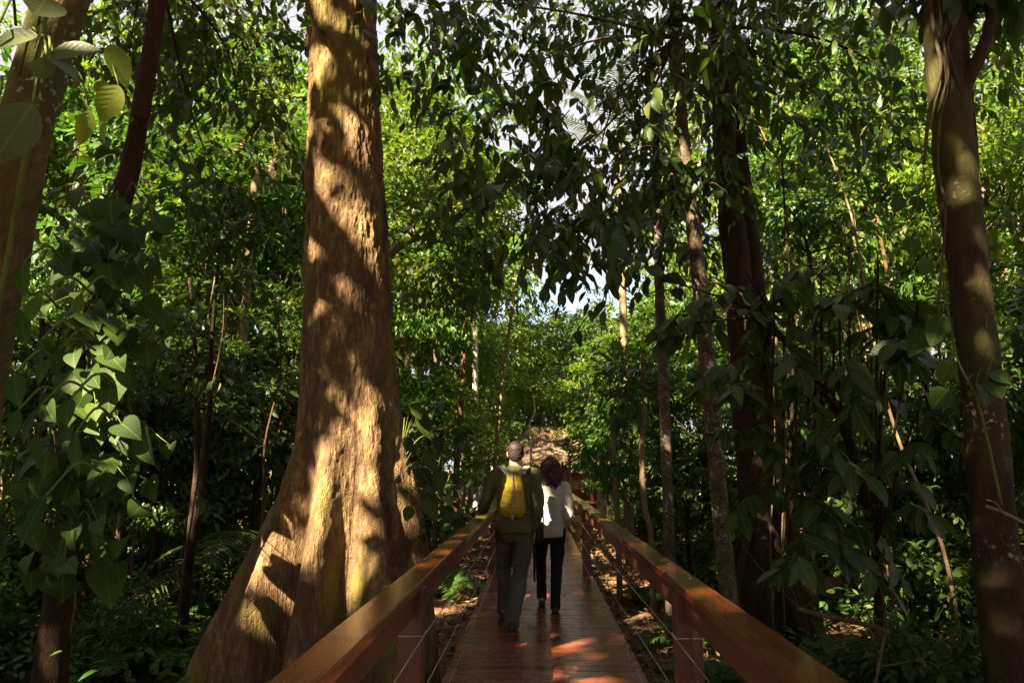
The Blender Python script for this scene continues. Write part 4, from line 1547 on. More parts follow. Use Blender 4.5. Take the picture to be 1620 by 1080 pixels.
# -- forked sapling between vine trunk and giant tree
g, pts, rad = trunk_geo([(290, 1000, 8.6, 13), (297, 900, 8.6, 14), (306, 815, 8.6, 15)], 10, .05, 5)
fk = pts[-2]
g.tube([fk, P(312, 740, 8.6), P(312, 640, 8.6), P(309, 560, 8.6), P(300, 440, 8.6)], [.06, .042, .034, .028, .02], 9, sm=6, wob=.05)
g.tube([fk, P(322, 745, 8.5), P(331, 660, 8.4), P(334, 560, 8.4), P(345, 420, 8.4)], [.06, .042, .034, .028, .02], 9, sm=6, wob=.05)
g.tube([P(319, 760, 8.5), P(325, 730, 8.5), P(345, 690, 8.6), P(365, 650, 8.7)], [.025, .02, .013, .006], 6, sm=4)
gl = Geo()
ct = cl_px([(R.uniform(235, 430), R.uniform(330, 620), R.uniform(8, 9.4)) for k in range(46)])
leaf_cloud(gl, LEAF2, ct, .34, 44, .12, .055, droop=.5)
plant('forked_sapling', 'thin dark sapling forking into two stems in front of dim undergrowth', 'sapling', base_of(pts), [('trunk', g, BM['dark']), ('crown', gl, [LM['dark'], BM['dark']])])


# -- palms
def palm(name, label, base, h, nf, fl, mat='palm', arch=.9, r0=.07, start=.0, lean=(0, 0), ll=.42, cat='palm', group=None, spread=(.2, 1.1)):
    base = np.asarray(base, float)
    top = base + [lean[0], lean[1], h]
    gt = Geo()
    gt.tube([base - [0, 0, .1], (base + top) / 2 + [0, 0, .02], top], [r0 * 1.2, r0, r0 * .9], 10, sm=5, wob=.04)
    gf, gr = Geo(), Geo()
    for k in range(nf):
        a = k * 2.39996 + start
        el = R.uniform(*spread)
        frond(gf, gr, top, [math.cos(a) * math.cos(el), math.sin(a) * math.cos(el), math.sin(el)], fl * R.uniform(.8, 1.15), 34, ll, .032, arch)
    return plant(name, label, cat, base, [('trunk', gt, BM['tan']), ('fronds', gf, LM[mat]), ('leaf_stalk', gr, BM['stem'])], group)


b = P(405, 800, 10.5)
b[2] = GZ
palm('fan_palm', 'low dark palm with arching fronds between forked sapling and giant trunk', b, .9, 12, 2.0, arch=1.1)
b = P(405, 260, 15)
b[2] = GZ
palm('tall_palm', 'tall palm with pale dry drooping fronds left of the giant trunk', b, 9.2, 15, 3.0, arch=1.0, r0=.09)
e = P(450, 175, 15.4)
gf, gr = Geo(), Geo()
for k in range(4):
    frond(gf, gr, e + R.normal(size=3) * .15, [R.normal() * .25, R.normal() * .25 - .2, -1], 1.9, 30, .30, .028, .1, vee=-.6)
plant('dead_frond', 'pale dry palm frond hanging down left of the giant trunk', 'palm frond', e, [('foliage', gf, LM['dry']), ('leaf_stalk', gr, BM['tan'])])
b = P(980, 300, 17)
b[2] = GZ
palm('tall_palm', 'tall palm with spiky sunlit fronds behind the dark overhanging branches', b, 10.8, 16, 3.4, arch=.55, r0=.10)
b = P(1012, 505, 21)
b[2] = GZ
palm('tall_palm', 'small grey green palm crown standing right of the sky gap above the handrail', b, 5.6, 14, 2.2, arch=.6, r0=.06)
b = P(1330, 560, 16)
b[2] = GZ
palm('tall_palm', 'palm with drooping fronds in the wood between dark trunks and right tree', b, 4.6, 13, 2.4, arch=.9, r0=.06)
b = P(232, 420, 13)
b[2] = GZ
palm('tall_palm', 'mid height palm deep in the shady wood right of the vine wrapped trunk', b, 4.4, 14, 2.3, arch=.9, r0=.06)
b = P(1235, 330, 22)
b[2] = GZ
palm('tall_palm', 'sunlit palm crown peeping out behind the massive dark trunks', b, 9.0, 15, 3.0, arch=.7, r0=.08)
b = P(900, 640, 26)
b[2] = GZ
palm('low_palm', 'small sunlit palm standing just right of the hut', b, 2.6, 12, 1.8, arch=.8, r0=.06)
b = P(650, 400, 19)
b[2] = GZ
palm('tall_palm', 'palm crown hidden behind the right edge of the giant trunk', b, 7.6, 15, 3.0, arch=.8, r0=.08)

# -- leafy climber on the right flank of the giant tree
g, gs = Geo(), Geo()
for a, b_, c, d_, w_ in [(660, 655, 690, 700, .2), (655, 640, 668, 665, .16), (670, 650, 672, 690, .15), (640, 690, 655, 720, .14), (690, 690, 702, 720, .16), (660, 740, 690, 770, .22), (668, 790, 700, 825, .2),
                         (640, 760, 632, 790, .18), (690, 740, 702, 790, .18), (655, 830, 680, 858, .16), (700, 800, 715, 830, .14), (672, 715, 690, 745, .18), (628, 745, 610, 765, .14), (650, 800, 640, 828, .15)]:
    dd = 6.9 + R.uniform(-.2, .2)
    big_leaf(g, gs, LEAFBIG, P(638, (b_ + 760) / 2, 7.0), P(a, b_, dd), P(a + (c - a) * .75, b_ + (d_ - b_) * .75, dd - .1), w_ * .78, (R.normal() * .3, -.8, .7), pr=.005)
for k in range(60):
    a, b_ = R.uniform(640, 745), R.uniform(690, 860)
    dd = 7.6 + R.uniform(-.5, .8)
    t = P(a, b_, dd)
    d = norm([R.normal(), R.normal() - .4, -.3])
    big_leaf(g, gs, LEAF4, t - d * .2 - [0, 0, .25], t, t + d * R.uniform(.14, .24), R.uniform(.07, .11), (R.normal() * .3, -.5, 1), pr=.003)
gs.tube([P(652, 900, 7.3), P(640, 800, 7.15), P(636, 730, 7.05), P(640, 660, 7.0)], [.014, .012, .01, .006], 7, sm=5)
plant('leafy_climber', 'broad leaved green climber on the right flank of the giant buttress', 'climbing plant', P(640, 800, 7.1), [('stem', gs, BM['stem']), ('foliage', g, [LM['philo'], BM['stem']])])
# small tufts growing on the left buttress
g, gs = Geo(), Geo()
q = P(388, 868, 6.9)
for k in range(7):
    d = norm([R.normal() * .5, R.normal() * .3 - .3, 1.2])
    big_leaf(g, gs, LEAF4, q, q + d * .06, q + d * R.uniform(.12, .2), .06, (R.normal(), -1, .2), pr=.003)
plant('seedling', 'tiny bright seedling sprouting on the left buttress of the giant tree', 'seedling', q, [('stem', gs, BM['stem']), ('foliage', g, [LM['bright'], BM['stem']])])

# -- mottled slender tree on the right with the dark overhanging crown
g, pts, rad = trunk_geo([(1152, 935, 8.2, 27), (1143, 850, 8.2, 25), (1131, 700, 8.1, 25), (1118, 560, 8.0, 27), (1106, 440, 7.9, 25), (1092, 320, 7.8, 22), (1080, 200, 7.7, 19), (1068, 60, 7.6, 16), (1062, -60, 7.5, 14)], 16, .06, 8, root=.3)
over = [(640, -10), (690, 25), (735, 50), (650, 60), (760, 90), (720, 100), (800, 120), (790, 175), (840, 50), (880, 20), (945, 30), (1000, 60), (1050, 30), (1100, 20), (1155, 30), (775, 225), (815, 250), (835, 300), (850, 350), (815, 390),
        (860, 420), (885, 325), (945, 300), (965, 345), (925, 400), (985, 385), (1015, 430), (905, 455), (890, 490), (940, 435), (1010, 330), (1030, 290), (1000, 215), (935, 170), (905, 200), (1040, 120), (1055, 200),
        (1120, 100), (1150, 170), (1130, 260), (1050, 390), (1090, 150), (990, 470), (955, 480), (1060, 260), (870, 250), (840, 180), (700, 60), (820, 440)]
ct = np.array([P(a, b_ - np.interp(b_, [150, 300, 480], [0, 35, 95]), R.uniform(5.6, 8.8)) for a, b_ in over])
gl = Geo()
limbs(g, P(1070, 60, 7.6), ct[::6], .022)
ct = np.concatenate([ct, ct[::4] + R.normal(size=ct[::4].shape) * .35])
for c in ct:
    k = 8
    twig_sprays(gl, g, LEAF4, c + R.normal(size=(k, 3)) * [.32, .4, .25], norm(R.normal(size=(k, 3)) * [1, 1, .5] - [.2, 0, .1]), .42, 8, .19, .088, .9, hang=1.1, tr=.005)
plant('overhanging_tree', 'slender mottled trunk whose dark drooping leaves overhang the boardwalk', 'tree', base_of(pts), [('trunk', g, BM['mottled']), ('crown', gl, [LM['dark'], BM['dark']])])
# a rust coloured dead spray in it
gl, gs = Geo(), Geo()
c = cl_px([(805, 325, 7.2), (800, 345, 7.3)])
twig_sprays(gl, gs, LEAF2, c, [(.3, 0, -.6), (-.2, 0, -.8)], .3, 9, .12, .03, .5, hang=1.2)
plant('dead_spray', 'rust coloured dead leaf spray hanging at the left edge of the overhanging branches', 'leaf spray', c[0], [('twig', gs, BM['dark']), ('foliage', gl, [LM['rust'], BM['dark']])])

# -- second thin trunk, right of the corridor
g, pts, rad = trunk_geo([(1060, 905, 10, 17), (1056, 760, 10, 17), (1050, 620, 10, 17), (1044, 480, 10, 16), (1040, 340, 10, 14), (1036, 160, 10, 12)], 12, .06, 6)
gl = Geo()
leaf_cloud(gl, LEAF2, cl_px([(R.uniform(985, 1110), R.uniform(120, 420), R.uniform(9.4, 10.8)) for k in range(26)]), .45, 40, .16, .07, droop=.7)
plant('thin_tree', 'thin straight speckled trunk just left of the slender mottled tree', 'tree', base_of(pts), [('trunk', g, BM['mottled']), ('crown', gl, [LM['dark'], BM['dark']])])
g, pts, rad = trunk_geo([(1030, 850, 11, 9), (1020, 800, 11, 9), (1015, 720, 11, 9), (1020, 640, 11, 8), (1016, 560, 11, 7)], 8, .05, 6)
gl = Geo()
leaf_cloud(gl, LEAF2, cl_px([(R.uniform(960, 1040), R.uniform(540, 680), R.uniform(10.6, 11.6)) for k in range(16)]), .4, 40, .14, .06)
plant('curved_sapling', 'pale thin curved sapling rising behind the right handrail', 'sapling', base_of(pts), [('trunk', g, BM['tan']), ('crown', gl, [LM['mid'], BM['dark']])])
g, pts, rad = trunk_geo([(978, 850, 12, 9), (976, 800, 12, 9), (972, 740, 12, 8), (968, 640, 12, 7)], 8, .05, 6)
gl = Geo()
leaf_cloud(gl, LEAF2, cl_px([(R.uniform(920, 1010), R.uniform(600, 760), R.uniform(11.6, 12.6)) for k in range(18)]), .4, 44, .14, .06)
plant('straight_sapling', 'short straight sapling with tan stem nearest the far right post', 'sapling', base_of(pts), [('trunk', g, BM['tan']), ('crown', gl, [LM['mid'], BM['dark']])])

# -- pair of massive dark trunks with stilt roots
g, pts, rad = trunk_geo([(1205, 990, 9.0, 59.5), (1198, 850, 9.0, 49.3), (1188, 700, 9.0, 46.8), (1178, 560, 9.0, 44.2), (1165, 420, 9.0, 42.5), (1150, 280, 9.0, 37.4), (1140, 140, 9.0, 34.0), (1130, -60, 9, 30.6)], 22, .10, 7, root=.5)
for k in range(9):
    a = R.uniform(0, 6.28)
    s = P(1198, R.uniform(760, 860), 9.0)
    e = np.array([s[0] + math.cos(a) * .55, s[1] + math.sin(a) * .55 - .1, GZ - .1])
    g.tube([s, (s + e) / 2 + [math.cos(a) * .12, math.sin(a) * .12, 0], e], [.05, .05, .06], 8, sm=6, wob=.1)
gl = Geo()
ct = cl_px([(R.uniform(1100, 1420), R.uniform(-90, 260), R.uniform(7, 11)) for k in range(70)] + [(R.uniform(1180, 1640), R.uniform(-60, 90), R.uniform(7.5, 12)) for k in range(34)] + [(R.uniform(760, 1120), R.uniform(-60, 40), R.uniform(8, 12)) for k in range(14)] + [(R.uniform(600, 980), R.uniform(-40, 50), R.uniform(7.5, 12)) for k in range(22)])
limbs(g, P(1135, 40, 9), ct[:70:7], .03)
for c in ct:
    k = 7
    twig_sprays(gl, g, LEAF4, c + R.normal(size=(k, 3)) * [.4, .4, .3], norm(R.normal(size=(k, 3)) * [1, 1, .5]), .5, 7, .20, .085, .8, hang=.9, tr=.005)
plant('stilt_root_tree', 'massive dark trunk on stilt roots with orange sun flecks halfway up', 'tree', base_of(pts), [('trunk', g, BM['dark']), ('crown', gl, [LM['dark'], BM['dark']])])
g, pts, rad = trunk_geo([(1262, 985, 9.6, 42.6), (1245, 850, 9.6, 36.1), (1222, 700, 9.6, 32.8), (1205, 540, 9.6, 31.2), (1190, 400, 9.6, 27.9), (1172, 250, 9.6, 24.6), (1158, 80, 9.6, 21.3), (1150, -60, 9.6, 19.7)], 18, .09, 7, root=.4)
gl = Geo()
ct = cl_px([(R.uniform(1190, 1300), R.uniform(-100, 40), R.uniform(9, 11)) for k in range(10)])
leaf_cloud(gl, LEAF4, ct, .6, 60, .2, .09, droop=.8)
plant('leaning_dark_tree', 'dark leaning trunk close behind the stilt rooted tree', 'tree', base_of(pts), [('trunk', g, BM['dark']), ('crown', gl, [LM['dark'], BM['dark']])])
# lianas hanging at the stilt roots
for k, (a, lab) in enumerate([(1222, 'straight grey liana hanging between the two massive dark trunks'), (1240, 'thin pale liana dangling before the leaning dark trunk')]):
    g = Geo()
    g.tube([P(a, 560, 8.5), P(a + 4, 720, 8.5), P(a - 3, 850, 8.5), P(a + 2, 1000, 8.5)], [.009] * 4, 6, sm=8)
    plant('liana', lab, 'liana', P(a, 1000, 8.5), [('stem', g, BM['vine'])])

# -- big leaved understory tree, right of the corridor
g, pts, rad = trunk_geo([(1392, 1000, 6.6, 14), (1388, 880, 6.5, 15), (1362, 760, 6.3, 15), (1320, 640, 6.1, 14), (1262, 560, 6.0, 13), (1200, 500, 5.9, 9)], 10, .05, 6)
gl = Geo()
cen = [(1085, 470), (1130, 455), (1180, 450), (1130, 510), (1090, 530), (1180, 510), (1225, 470), (1250, 520), (1300, 430), (1345, 430), (1390, 450), (1330, 480), (1290, 500), (1400, 500), (1160, 580), (1200, 620), (1260, 600), (1320, 560),
       (1380, 560), (1170, 690), (1220, 700), (1280, 680), (1340, 650), (1400, 620), (1440, 570), (1180, 760), (1240, 780), (1290, 760), (1350, 740), (1410, 720), (1450, 680), (1300, 840), (1360, 820), (1240, 560), (1450, 520), (1260, 840), (1420, 790)]
for a, b_ in cen:
    c = P(a, b_, R.uniform(5.3, 6.6))
    k = 3 if R.random() < .7 else 2
    g.tube([P(np.clip(a, 1225, 1385), np.interp(a, [1200, 1262, 1320, 1362, 1390], [500, 560, 640, 760, 860]), 6.1), c + [0, 0, .1], c], [.012, .008, .006], 6, sm=4)
    dirs = norm(R.normal(size=(k, 3)) * [1, .8, .3] + [0, -.25, 0])
    twig_sprays(gl, g, LEAFBIG, c + R.normal(size=(k, 3)) * .08, dirs, .40, 8, .25, .115, .5, hang=.7, tr=.007)
plant('big_leaved_tree', 'dark understory tree with hand sized oval spotted leaves above the right handrail', 'tree', base_of(pts), [('trunk', g, BM['dark']), ('crown', gl, [LM['big'], BM['dark']])])
g = Geo()
q = P(1090, 500, 5.6)
gy = Geo()
gy.leaves(LEAFBIG, P(1092, 535, 5.6)[None], (P(1078, 578, 5.6) - P(1092, 535, 5.6))[None], np.array([[.6, -.8, .1]]), .23, .06, .2)
g.tube([P(1100, 505, 5.7), P(1096, 520, 5.65), P(1092, 535, 5.6)], .004, 5, sm=4)
plant('yellow_leaf_twig', 'single yellow leaf on a twig at the left tip of the big leaved tree', 'twig', q, [('twig', g, BM['stem']), ('leaf', gy, LM['yellow'])])

# -- right hand tree
g, pts, rad = trunk_geo([(1600, 1085, 5.0, 67.2), (1585, 960, 5.0, 61.6), (1572, 820, 5.0, 58.8), (1560, 680, 5.0, 57.4), (1546, 540, 5.0, 57.4), (1528, 400, 5.0, 58.8), (1512, 260, 5.0, 60.2), (1500, 130, 5.0, 63.0), (1492, 0, 5.0, 67.2), (1486, -200, 5.0, 63.0), (1480, -450, 5, 58.8)], 30, .07, 9, root=.3, seed=8)
gb = Geo()
gb.tube([P(1512, 160, 4.97), P(1542, 105, 4.85), P(1560, 62, 4.8), P(1568, 20, 4.85), P(1560, -60, 4.9), P(1580, -160, 5)], [.06, .05, .042, .038, .035, .03], 14, sm=7, wob=.07)
gl = Geo()
ct = cl_px([(R.uniform(1380, 1720), R.uniform(-330, -30), R.uniform(4.6, 6.4)) for k in range(40)])
limbs(g, P(1486, -150, 5), ct[::6], .02)
leaf_cloud(gl, LEAF4, ct, .5, 50, .19, .085, droop=.7)
plant('right_tree', 'red brown lichen spotted trunk with hanging lianas and a stubby side limb', 'tree', base_of(pts), [('trunk', g, BM['redbrown']), ('limb', gb, BM['redbrown']), ('crown', gl, [LM['mid'], BM['dark']])])
bpy.data.objects['right_tree'].name = 'lichen_tree'
for pl, lab, r_ in [([(1478, -60), (1492, 60), (1500, 120), (1486, 200), (1484, 270), (1496, 330), (1490, 420), (1484, 520), (1496, 640)], 'winding pale liana down the front of the lichen spotted trunk', .009),
                    ([(1470, -60), (1474, 20), (1480, 60), (1488, 110), (1470, 180), (1462, 260)], 'frayed brown liana on the upper left edge of the lichen spotted trunk', .014),
                    ([(1530, 40), (1538, 140), (1546, 230), (1552, 330), (1562, 430), (1560, 520)], 'thin liana down the right edge of the lichen spotted trunk', .007),
                    ([(1505, -40), (1512, 20), (1500, 70), (1510, 110), (1522, 150)], 'short looping liana just under the fork of the lichen spotted trunk', .007)]:
    g = Geo()
    q = []
    for a, b_ in pl:
        cxp = np.interp(b_, [-200, 0, 130, 260, 400, 540, 680], [1486, 1492, 1500, 1512, 1528, 1546, 1560])
        off_ = (a - cxp) * 5 / 1080
        q.append(P(a, b_, 5.0 - math.sqrt(max(.152 ** 2 - min(off_ ** 2, .14 ** 2), 0)) - .015))
    g.tube(q, r_, 7, sm=7, wob=.15)
    plant('liana', lab, 'liana', q[-1], [('stem', g, BM['vine'])])
# broad pale leaves beside it
g, gs = Geo(), Geo()
for a, b_, c, d_, w_ in [(1500, 615, 1478, 640, .13), (1505, 570, 1490, 600, .1), (1565, 590, 1600, 600, .12), (1560, 600, 1590, 625, .14), (1545, 605, 1570, 640, .12), (1410, 70, 1416, 100, .1), (1450, 310, 1455, 330, .08), (1440, 375, 1446, 398, .1), (1470, 410, 1462, 430, .09), (1425, 310, 1420, 330, .08), (1465, 520, 1440, 555, .12), (1490, 500, 1475, 540, .12)]:
    dd = 4.55 + R.uniform(-.1, .1)
    big_leaf(g, gs, LEAFBIG, P(a + 12, b_ - 14, dd + .15), P(a, b_, dd), P(c, d_, dd - .08), w_ * 1.2, (R.normal() * .3, -.8, .6), pr=.003)
gs.tube([P(1585, 800, 4.72), P(1548, 640, 4.7), P(1512, 560, 4.66), P(1490, 430, 4.66), P(1470, 330, 4.7), P(1440, 120, 4.7), P(1420, 40, 4.7)], [.009, .008, .007, .006, .005, .004, .003], 6, sm=6)
plant('leafy_climber', 'sparse climber with oval bright leaves beside the lichen spotted trunk', 'climbing plant', P(1540, 640, 4.7), [('stem', gs, BM['stem']), ('foliage', g, [LM['philo'], BM['stem']])])
g = Geo()
g.tube([P(1560, 800, 4.7), P(1590, 812, 4.6), P(1640, 836, 4.5)], [.012, .011, .009], 7, sm=5, wob=.1)
g.tube([P(1585, 811, 4.62), P(1575, 795, 4.5), P(1560, 790, 4.45)], [.007, .005, .003], 6, sm=4)
plant('bare_twig', 'bare pale twig jutting in front of the lower lichen spotted trunk', 'twig', P(1640, 836, 4.5), [('stem', g, BM['tan'])])

# -- pale far trunks
for px_, lab, bk, cl_ in [
    ([(753, 770, 21, 9.5), (752, 690, 21, 9.5), (752, 600, 21, 9), (752, 520, 21, 8.5), (750, 400, 21, 7)], 'bright white barked trunk in full sun left of the man', 'pale', (700, 800, 300, 470)),
    ([(783, 740, 17, 6.5), (788, 680, 17, 6.5), (798, 580, 17, 6), (810, 490, 17, 5), (815, 440, 17, 4)], 'slim pale trunk leaning right above the head of the man', 'tan', (770, 850, 380, 480)),
    ([(686, 790, 15, 9), (680, 690, 15, 8), (688, 600, 15, 7), (690, 500, 15, 6)], 'crooked pale stem right of the climber on the giant tree', 'mottled', (640, 740, 380, 520)),
    ([(722, 820, 16, 11), (723, 720, 16, 10), (732, 600, 16, 9), (738, 480, 16, 8)], 'brown double stemmed tree left of the white trunk', 'brown', (690, 780, 330, 480)),
    ([(764, 760, 23, 3.5), (766, 690, 23, 3.5), (768, 600, 23, 3)], 'thread thin pale stem right beside the white trunk', 'pale', (745, 790, 520, 600)),
    ([(1415, 740, 20, 8), (1412, 480, 20, 8), (1405, 350, 20, 7), (1400, 250, 20, 6)], 'white straight trunk glimpsed between big leaves and lichen spotted trunk', 'pale', (1340, 1450, 150, 330)),
    ([(1432, 740, 17, 6), (1410, 480, 17, 6), (1385, 330, 17, 5)], 'thin brown trunk leaning before the glimpsed white trunk', 'brown', (1330, 1440, 220, 350)),
    ([(1230, 800, 15, 8), (1228, 600, 15, 8), (1224, 440, 15, 7)], 'tan trunk seen right of the leaning dark trunk', 'tan', (1170, 1290, 280, 460)),
    ([(372, 800, 17, 7), (366, 600, 17, 7), (372, 460, 17, 6)], 'thin pale speckled trunk deep in the dim wood left of the giant tree', 'mottled', (320, 430, 260, 480)),
    ([(318, 800, 16, 6), (322, 600, 16, 6), (326, 430, 16, 5)], 'slim trunk behind the forked sapling', 'brown', (260, 380, 260, 450)),
    ([(1120, 840, 14, 5), (1118, 720, 14, 5), (1112, 560, 14, 4)], 'wispy pale sapling behind the slender mottled trunk', 'tan', (1080, 1160, 500, 620)),
    ([(840, 700, 26, 3.4), (838, 670, 26, 3.2), (846, 650, 26, 3), (842, 620, 26, 2.5)], 'small crooked white sapling above the hut roof', 'pale', (810, 880, 560, 640)),
    ([(1300, 860, 12, 10), (1296, 760, 12, 9), (1290, 560, 12, 8), (1280, 400, 12, 7)], 'mid sized dark trunk hidden by the big leaved tree', 'dark', (1210, 1360, 240, 420)),
    ([(608, 470, 9.5, 12), (640, 400, 9.2, 12), (662, 380, 9, 8)], None, 'tan', None),
]:
    if lab is None:
        continue
    g, pts, rad = trunk_geo(px_, 10, .05, 6)
    top = pts[-1]
    x0, x1, y0, y1 = cl_
    ct = cl_px([(R.uniform(x0, x1), R.uniform(y0, y1), px_[0][2] + R.uniform(-.9, .9)) for k in range(24)])
    limbs(g, top, ct[::5], rad[-1] * .6)
    gl = Geo()
    leaf_cloud(gl, LEAF1, ct, .55, 55, .17, .085, carve=False)
    plant('slim_tree', lab, 'tree', base_of(pts), [('trunk', g, BM[bk]), ('crown', gl, [LM['mid' if 'dim' in lab or 'dark' in lab or 'forked' in lab else 'bright'], BM['dark']])])
# the long arching limb behind the giant trunk belongs to its own tree
g, pts, rad = trunk_geo([(560, 800, 11, 26), (562, 640, 11, 24), (572, 520, 11, 22), (592, 440, 11, 18), (625, 395, 11, 14), (662, 376, 11, 10), (720, 366, 11, 6)], 12, .07, 7)
gl = Geo()
ct = cl_px([(R.uniform(610, 790), R.uniform(290, 480), R.uniform(10.2, 12)) for k in range(48)])
limbs(g, pts[-2], ct[::5], .03)
leaf_cloud(gl, LEAF2, ct, .5, 70, .13, .065, carve=False)
plant('arching_tree', 'tree behind the giant trunk with a bent limb and vivid green leaf mass', 'tree', base_of(pts), [('trunk', g, BM['tan']), ('crown', gl, [LM['bright'], BM['dark']])])

# -- fallen branches and twigs in the right undergrowth
for pl, lab, r_ in [([(1262, 962, 5.6), (1300, 972, 5.5), (1360, 985, 5.4), (1410, 1000, 5.3)], 'fallen pale branch with bare twigs in the right undergrowth', .022),
                    ([(1400, 1000, 5.3), (1392, 1040, 5.1), (1384, 1085, 4.9)], 'upright broken stick at the end of the fallen branch', .013),
                    ([(1278, 940, 6.4), (1300, 925, 6.4), (1330, 918, 6.4)], 'mossy rotten log stub behind the fallen branch', .06)]:
    g = Geo()
    q = [P(*a) for a in pl]
    g.tube(q, np.linspace(r_, r_ * .7, len(q)), 8, sm=6, wob=.15)
    if r_ < .05:
        for k in range(5):
            s = q[0] + (q[-1] - q[0]) * R.random()
            d = norm([R.normal(), R.normal() * .5, abs(R.normal()) + .3])
            ln_ = R.uniform(.25, .7)
            g.tube([s, s + d * ln_ * .5 + R.normal(size=3) * .05, s + d * ln_], [.006, .005, .003], 5, sm=5)
    plant('fallen_branch', lab, 'branch', q[0], [('wood', g, BM['vine'] if r_ < .05 else BM['brown'])])


# ------------------------------------------------------------------ repeated trees, shrubs and ferns of the wood
def proto_tree(h, cr, cz, ncl, nl, L, W, mat, bark, T=LEAF1, r0=.1, flat=.55, hide=0.4):
    g, gl = Geo(), Geo()
    top = np.array([R.normal() * .3, R.normal() * .3, h * .72])
    g.tube([(0, 0, -.3), (R.normal() * .1, R.normal() * .1, h * .3), top], [r0 * 1.2, r0, r0 * .6], 10, sm=7, wob=.06)
    ct = norm(R.normal(size=(ncl, 3))) * (R.random((ncl, 1)) ** .4) * [cr, cr, cz] + [0, 0, h - cz]
    ct[:, 2] += .25 * cz * vnoise(ct * .6, 3)
    for c in ct[:: max(1, ncl // 14)]:
        s = top * R.uniform(.7, 1.0)
        g.tube([s, (s + c) / 2 + [0, 0, .15], c], [r0 * .4, r0 * .22, r0 * .08], 5, sm=4)
    leaf_cloud(gl, T, ct, cr * .25 * R.uniform(.6, 1.3, len(ct)), nl, L, W, flat=.42, carve=False, mid=(0, 0, h - cz), jit=.55)
    e = empty('forest_tree')
    g.obj('trunk', BM[bark], e)
    gl.obj('crown', LM[mat], e)
    return e


def proto_shrub(h, r, ncl, nl, L, W, mat, T=LEAF2):
    g, gl = Geo(), Geo()
    for k in range(7):
        d = norm([R.normal() * .6, R.normal() * .6, 1.2])
        g.tube([(0, 0, -.1), d * h * .5, d * h * .85 + [R.normal() * .1, R.normal() * .1, 0]], [.018, .013, .006], 6, sm=4)
    ct = norm(R.normal(size=(ncl, 3)) * [1, 1, .8]) * (R.random((ncl, 1)) ** .45) * [r, r, h * .5] + [0, 0, h * .52]
    leaf_cloud(gl, T, ct, r * .33, nl, L, W, carve=False, flat=.6, mid=(0, 0, h * .4), jit=.6)
    e = empty('forest_shrub')
    g.obj('stem', BM['dark'], e)
    gl.obj('foliage', LM[mat], e)
    return e


def proto_fern():
    gf, gr = Geo(), Geo()
    for k in range(11):
        a = k * 2.39996
        el = R.uniform(.5, 1.1)
        frond(gf, gr, (0, 0, 0), [math.cos(a) * math.cos(el), math.sin(a) * math.cos(el), math.sin(el)], R.uniform(.6, .95), 24, .17, .026, 1.0, rr=.006)
    e = empty('fern')
    gf.obj('fronds', LM['mid'], e)
    gr.obj('leaf_stalk', BM['stem'], e)
    return e


used = set()


def place(proto, x, y, sc, scz=None, label=None, cat='tree', group=None, z=None):
    o = proto if proto.name not in used else copy_tree(proto)
    used.add(proto.name)
    o.location = (x, y, float(ground_z(x, y)) if z is None else z)
    o.rotation_euler = (0, 0, R.uniform(0, 6.28))
    o.scale = (sc, sc, scz or sc)
    tag(o, label, cat, group)
    return o


def at(px, d):
    return CAM[0] + (px - 848) / 1080 * d


TF = [proto_tree(10, 2.6, 3.2, 70, 95, .17, .085, 'bright', 'tan'), proto_tree(10, 2.4, 3.4, 64, 95, .19, .09, 'mid', 'brown', T=LEAF2), proto_tree(10, 2.8, 2.8, 60, 80, .19, .09, 'yellow', 'mottled'),
      proto_tree(10, 2.6, 3.0, 56, 52, .32, .14, 'mid', 'tan', T=LEAF2), proto_tree(10, 2.2, 4.2, 80, 80, .15, .07, 'bright', 'pale')]
TD_ = [proto_tree(7, 1.9, 2.7, 60, 95, .13, .06, 'dark', 'dark', T=LEAF2, r0=.07), proto_tree(7, 1.8, 2.9, 56, 80, .16, .07, 'mid', 'brown', T=LEAF2, r0=.07), proto_tree(7, 2.0, 2.6, 50, 60, .21, .09, 'dark', 'brown', T=LEAF2, r0=.08)]
SH = [proto_shrub(1.6, .95, 36, 46, .13, .06, 'dark'), proto_shrub(2.0, 1.0, 40, 46, .12, .055, 'mid'), proto_shrub(1.3, .9, 24, 26, .24, .11, 'mid', LEAF4), proto_shrub(1.7, 1.0, 40, 50, .11, .05, 'bright')]
FE = [proto_fern(), proto_fern()]
# dim wood to the left, in the shade of the canopy
GL_ = ('dark leafy understory tree in the shady wood left of the giant trunk', 'understory trees left of the giant trunk')
for px_, d, k, s in [(60, 9.5, 0, .8), (150, 11, 1, .85), (250, 10.5, 0, .75), (330, 12, 2, .9), (420, 11.5, 1, .8), (200, 14, 2, 1.0), (300, 15.5, 0, 1.0), (400, 16, 1, 1.1), (470, 14.5, 0, .95),
                   (90, 16, 1, 1.1), (-10, 13, 2, 1.0), (-60, 18, 0, 1.2), (455, 19, 2, 1.1), (250, 19, 1, 1.2)]:
    place(TD_[k], at(px_, d), d, s, s * R.uniform(.85, 1.1), GL_[0], 'tree', GL_[1])
GL_ = ('tall sunlit tree rising behind the shady wood left of the giant trunk', 'tall sunlit trees left of the giant trunk')
for px_, d, k, s, z in [(300, 20, 3, 1.2, 1.4), (400, 23, 2, 1.3, 1.75), (210, 22, 1, 1.3, 1.6), (440, 27, 0, 1.5, 2.0), (330, 28, 1, 1.7, 2.2), (130, 25, 3, 1.4, 1.8), (40, 24, 1, 1.5, 1.8), (250, 31, 2, 1.9, 2.5), (420, 34, 4, 1.9, 2.7), (160, 31, 0, 1.8, 2.4), (350, 17, 3, .9, 1.15), (440, 18, 1, .9, 1.25)]:
    place(TF[k], at(px_, d), d, s, z, GL_[0], 'tree', GL_[1])
